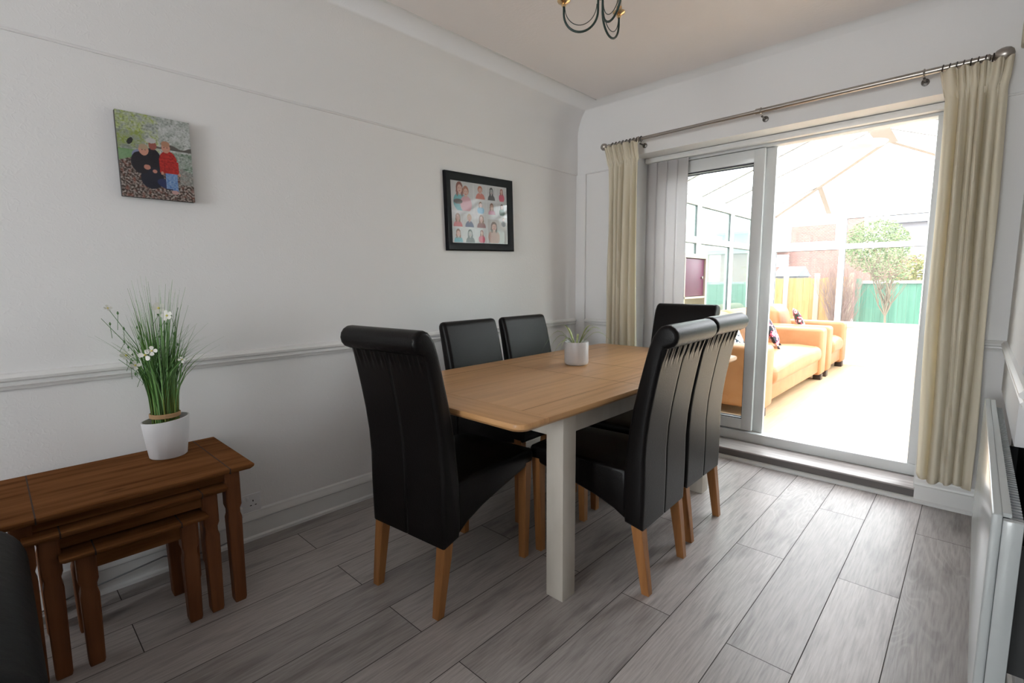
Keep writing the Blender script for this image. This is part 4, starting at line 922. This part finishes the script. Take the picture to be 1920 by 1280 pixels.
def collage(u,v):
    c=(0.66,0.66,0.67)
    for (x,y,w_,h_,k_) in tiles:
        if x<u<x+w_ and y<v<y+h_:
            a,b=(u-x)/w_,(v-y)/h_; c=(0.60,0.60,0.61) if k_ not in('big','dots') else (0.52,0.50,0.49); sk=(0.66,0.42,0.35) if k_!='grey' else (0.42,0.42,0.42)
            if k_=='two':
                if ell(a,b,0.50,0.20,0.38,0.10): c=(0.20,0.18,0.19)
                q=person(a,b,0.38,0.98,0.72,(0.10,0.36,0.40),(0.22,0.07,0.05),sk); c=q or c
                q=person(a,b,0.66,0.86,0.66,(0.62,0.33,0.38),(0.40,0.16,0.10),sk); c=q or c
                if ell(a,b,0.30,0.30,0.20,0.09): c=(0.14,0.12,0.12)
            else:
                s=1.25 if k_=='big' else 1.0; t_=1.0
                if k_ in('dress','blue','green','dots'): s=0.74
                q=person(a,b*(h_/w_ if k_ in('big','dots') else 1)-(0.75 if k_=='big' else 2.0 if k_=='dots' else 0),0.52,t_*0.98 if k_ not in('big',) else 0.92,s,COL[k_],HAIR.get(k_,(0.26,0.12,0.07)),sk); c=q or c
                if k_=='dots' and q==COL['dots'] and (math.sin(a*60)*math.sin(b*120))>0.5: c=(0.5,0.5,0.5)
    return c
pf=thing('picture_frame','black framed collage of small portrait photos on the left wall','picture',(LX+0.002,2.062,1.455)); pf.rotation_euler=(math.radians(1.6),0,0)
FW,FH,FB=0.628,0.500,0.052
k=bmesh.new()
pr_=[(0,0),(0.018,0),(0.024,0.008),(0.020,0.030),(0.012,FB),(0,FB)]     # (depth out of the wall, inward)
cor=[(0,0,1,1),(FW,0,-1,1),(FW,FH,-1,-1),(0,FH,1,-1)]
loft(k,[[(d,cx+sx_*i,cz+sz*i) for d,i in pr_] for cx,cz,sx_,sz in cor+cor[:1]],cap=False); bmesh.ops.remove_doubles(k,verts=k.verts,dist=0.0001); obj('frame',k,BLACKW,pf,30)
me,M=painted('collage',FW-2*FB+0.01,FH-2*FB+0.01,200,160,collage,0.35); o=link('photo_collage',me,M,pf); o.location=(0.006,FB-0.005,FB-0.005)
B('pane',0.009,0.0105,FB-0.004,FW-FB+0.004,FB-0.004,FH-FB+0.004,PICG,pf)
B('backing_board',0.0005,0.005,FB-0.01,FW-FB+0.01,FB-0.01,FH-FB+0.01,mat('backing_card',(0.2,0.15,0.1),0.9),pf)

# ================================================ CHANDELIER
chd=thing('chandelier','dark green three-arm chandelier with brass cups hanging from the ceiling','chandelier',(-1.192,1.808,0))
ZB=2.262
k=bmesh.new(); tube(k,[(0,0,CZ),(0,0,ZB+0.20)],0.005,8); lathe(k,[(0,ZB+0.20),(0.014,ZB+0.19),(0.022,ZB+0.165),(0.024,ZB+0.14),(0.016,ZB+0.12),(0.0,ZB+0.118)],n=20); lathe(k,[(0,CZ-0.03),(0.03,CZ-0.028),(0.05,CZ-0.006),(0.05,CZ)],n=24); obj('stem',k,GREENM,chd,50)
AR=0.150
for a0 in (180,60,-60):
    # picture-left arm points to camera left
    base=Vector((0.729,0.684,0)); fw=Vector((-0.684,0.729,0)); t=math.radians(a0-10); d=base*math.cos(t)+fw*math.sin(t)
    def U(r0,r1,zb,ztop,n=22):
        pts=[]; cx=(r0+r1)/2; rr=(r1-r0)/2
        pts.append(d*r0+Vector((0,0,ZB+0.15)));
        for q in range(n+1):
            an=PI+PI*q/n; pts.append(d*(cx+rr*math.cos(an))+Vector((0,0,zb+0.074+0.074*math.sin(an))))
        pts.append(d*r1+Vector((0,0,ztop))); return pts
    k=bmesh.new(); tube(k,U(0.012,AR,ZB,ZB+0.105),0.0045,8); arm=obj('arm',k,GREENM,chd,60)
    k=bmesh.new(); p1=U(0.017,AR-0.004,ZB+0.026,ZB+0.10); tube(k,p1[1:],0.0017,6); obj('arm_wire',k,GREENM,arm,60)
    c=d*AR; z=ZB+0.105
    k=bmesh.new(); lathe(k,[(0.0,z-0.004),(0.006,z-0.004),(0.010,z+0.002),(0.007,z+0.006),(0.024,z+0.014),(0.027,z+0.019),(0.016,z+0.020),(0.012,z+0.03),(0.012,z+0.04),(0,z+0.04)],c.x,c.y,20); cup=obj('cup',k,BRASS,chd,50)
    k=bmesh.new(); lathe(k,[(0.011,z+0.04),(0.011,z+0.10),(0,z+0.10)],c.x,c.y,16); obj('candle_tube',k,mat('ivory_candle',(0.75,0.70,0.58),0.5),cup,50)
    k=bmesh.new(); lathe(k,[(0.008,z+0.10),(0.016,z+0.115),(0.018,z+0.128),(0.011,z+0.15),(0.0,z+0.165)],c.x,c.y,16); obj('bulb',k,mat('frosted_bulb',(0.8,0.78,0.74),0.3),cup,50)
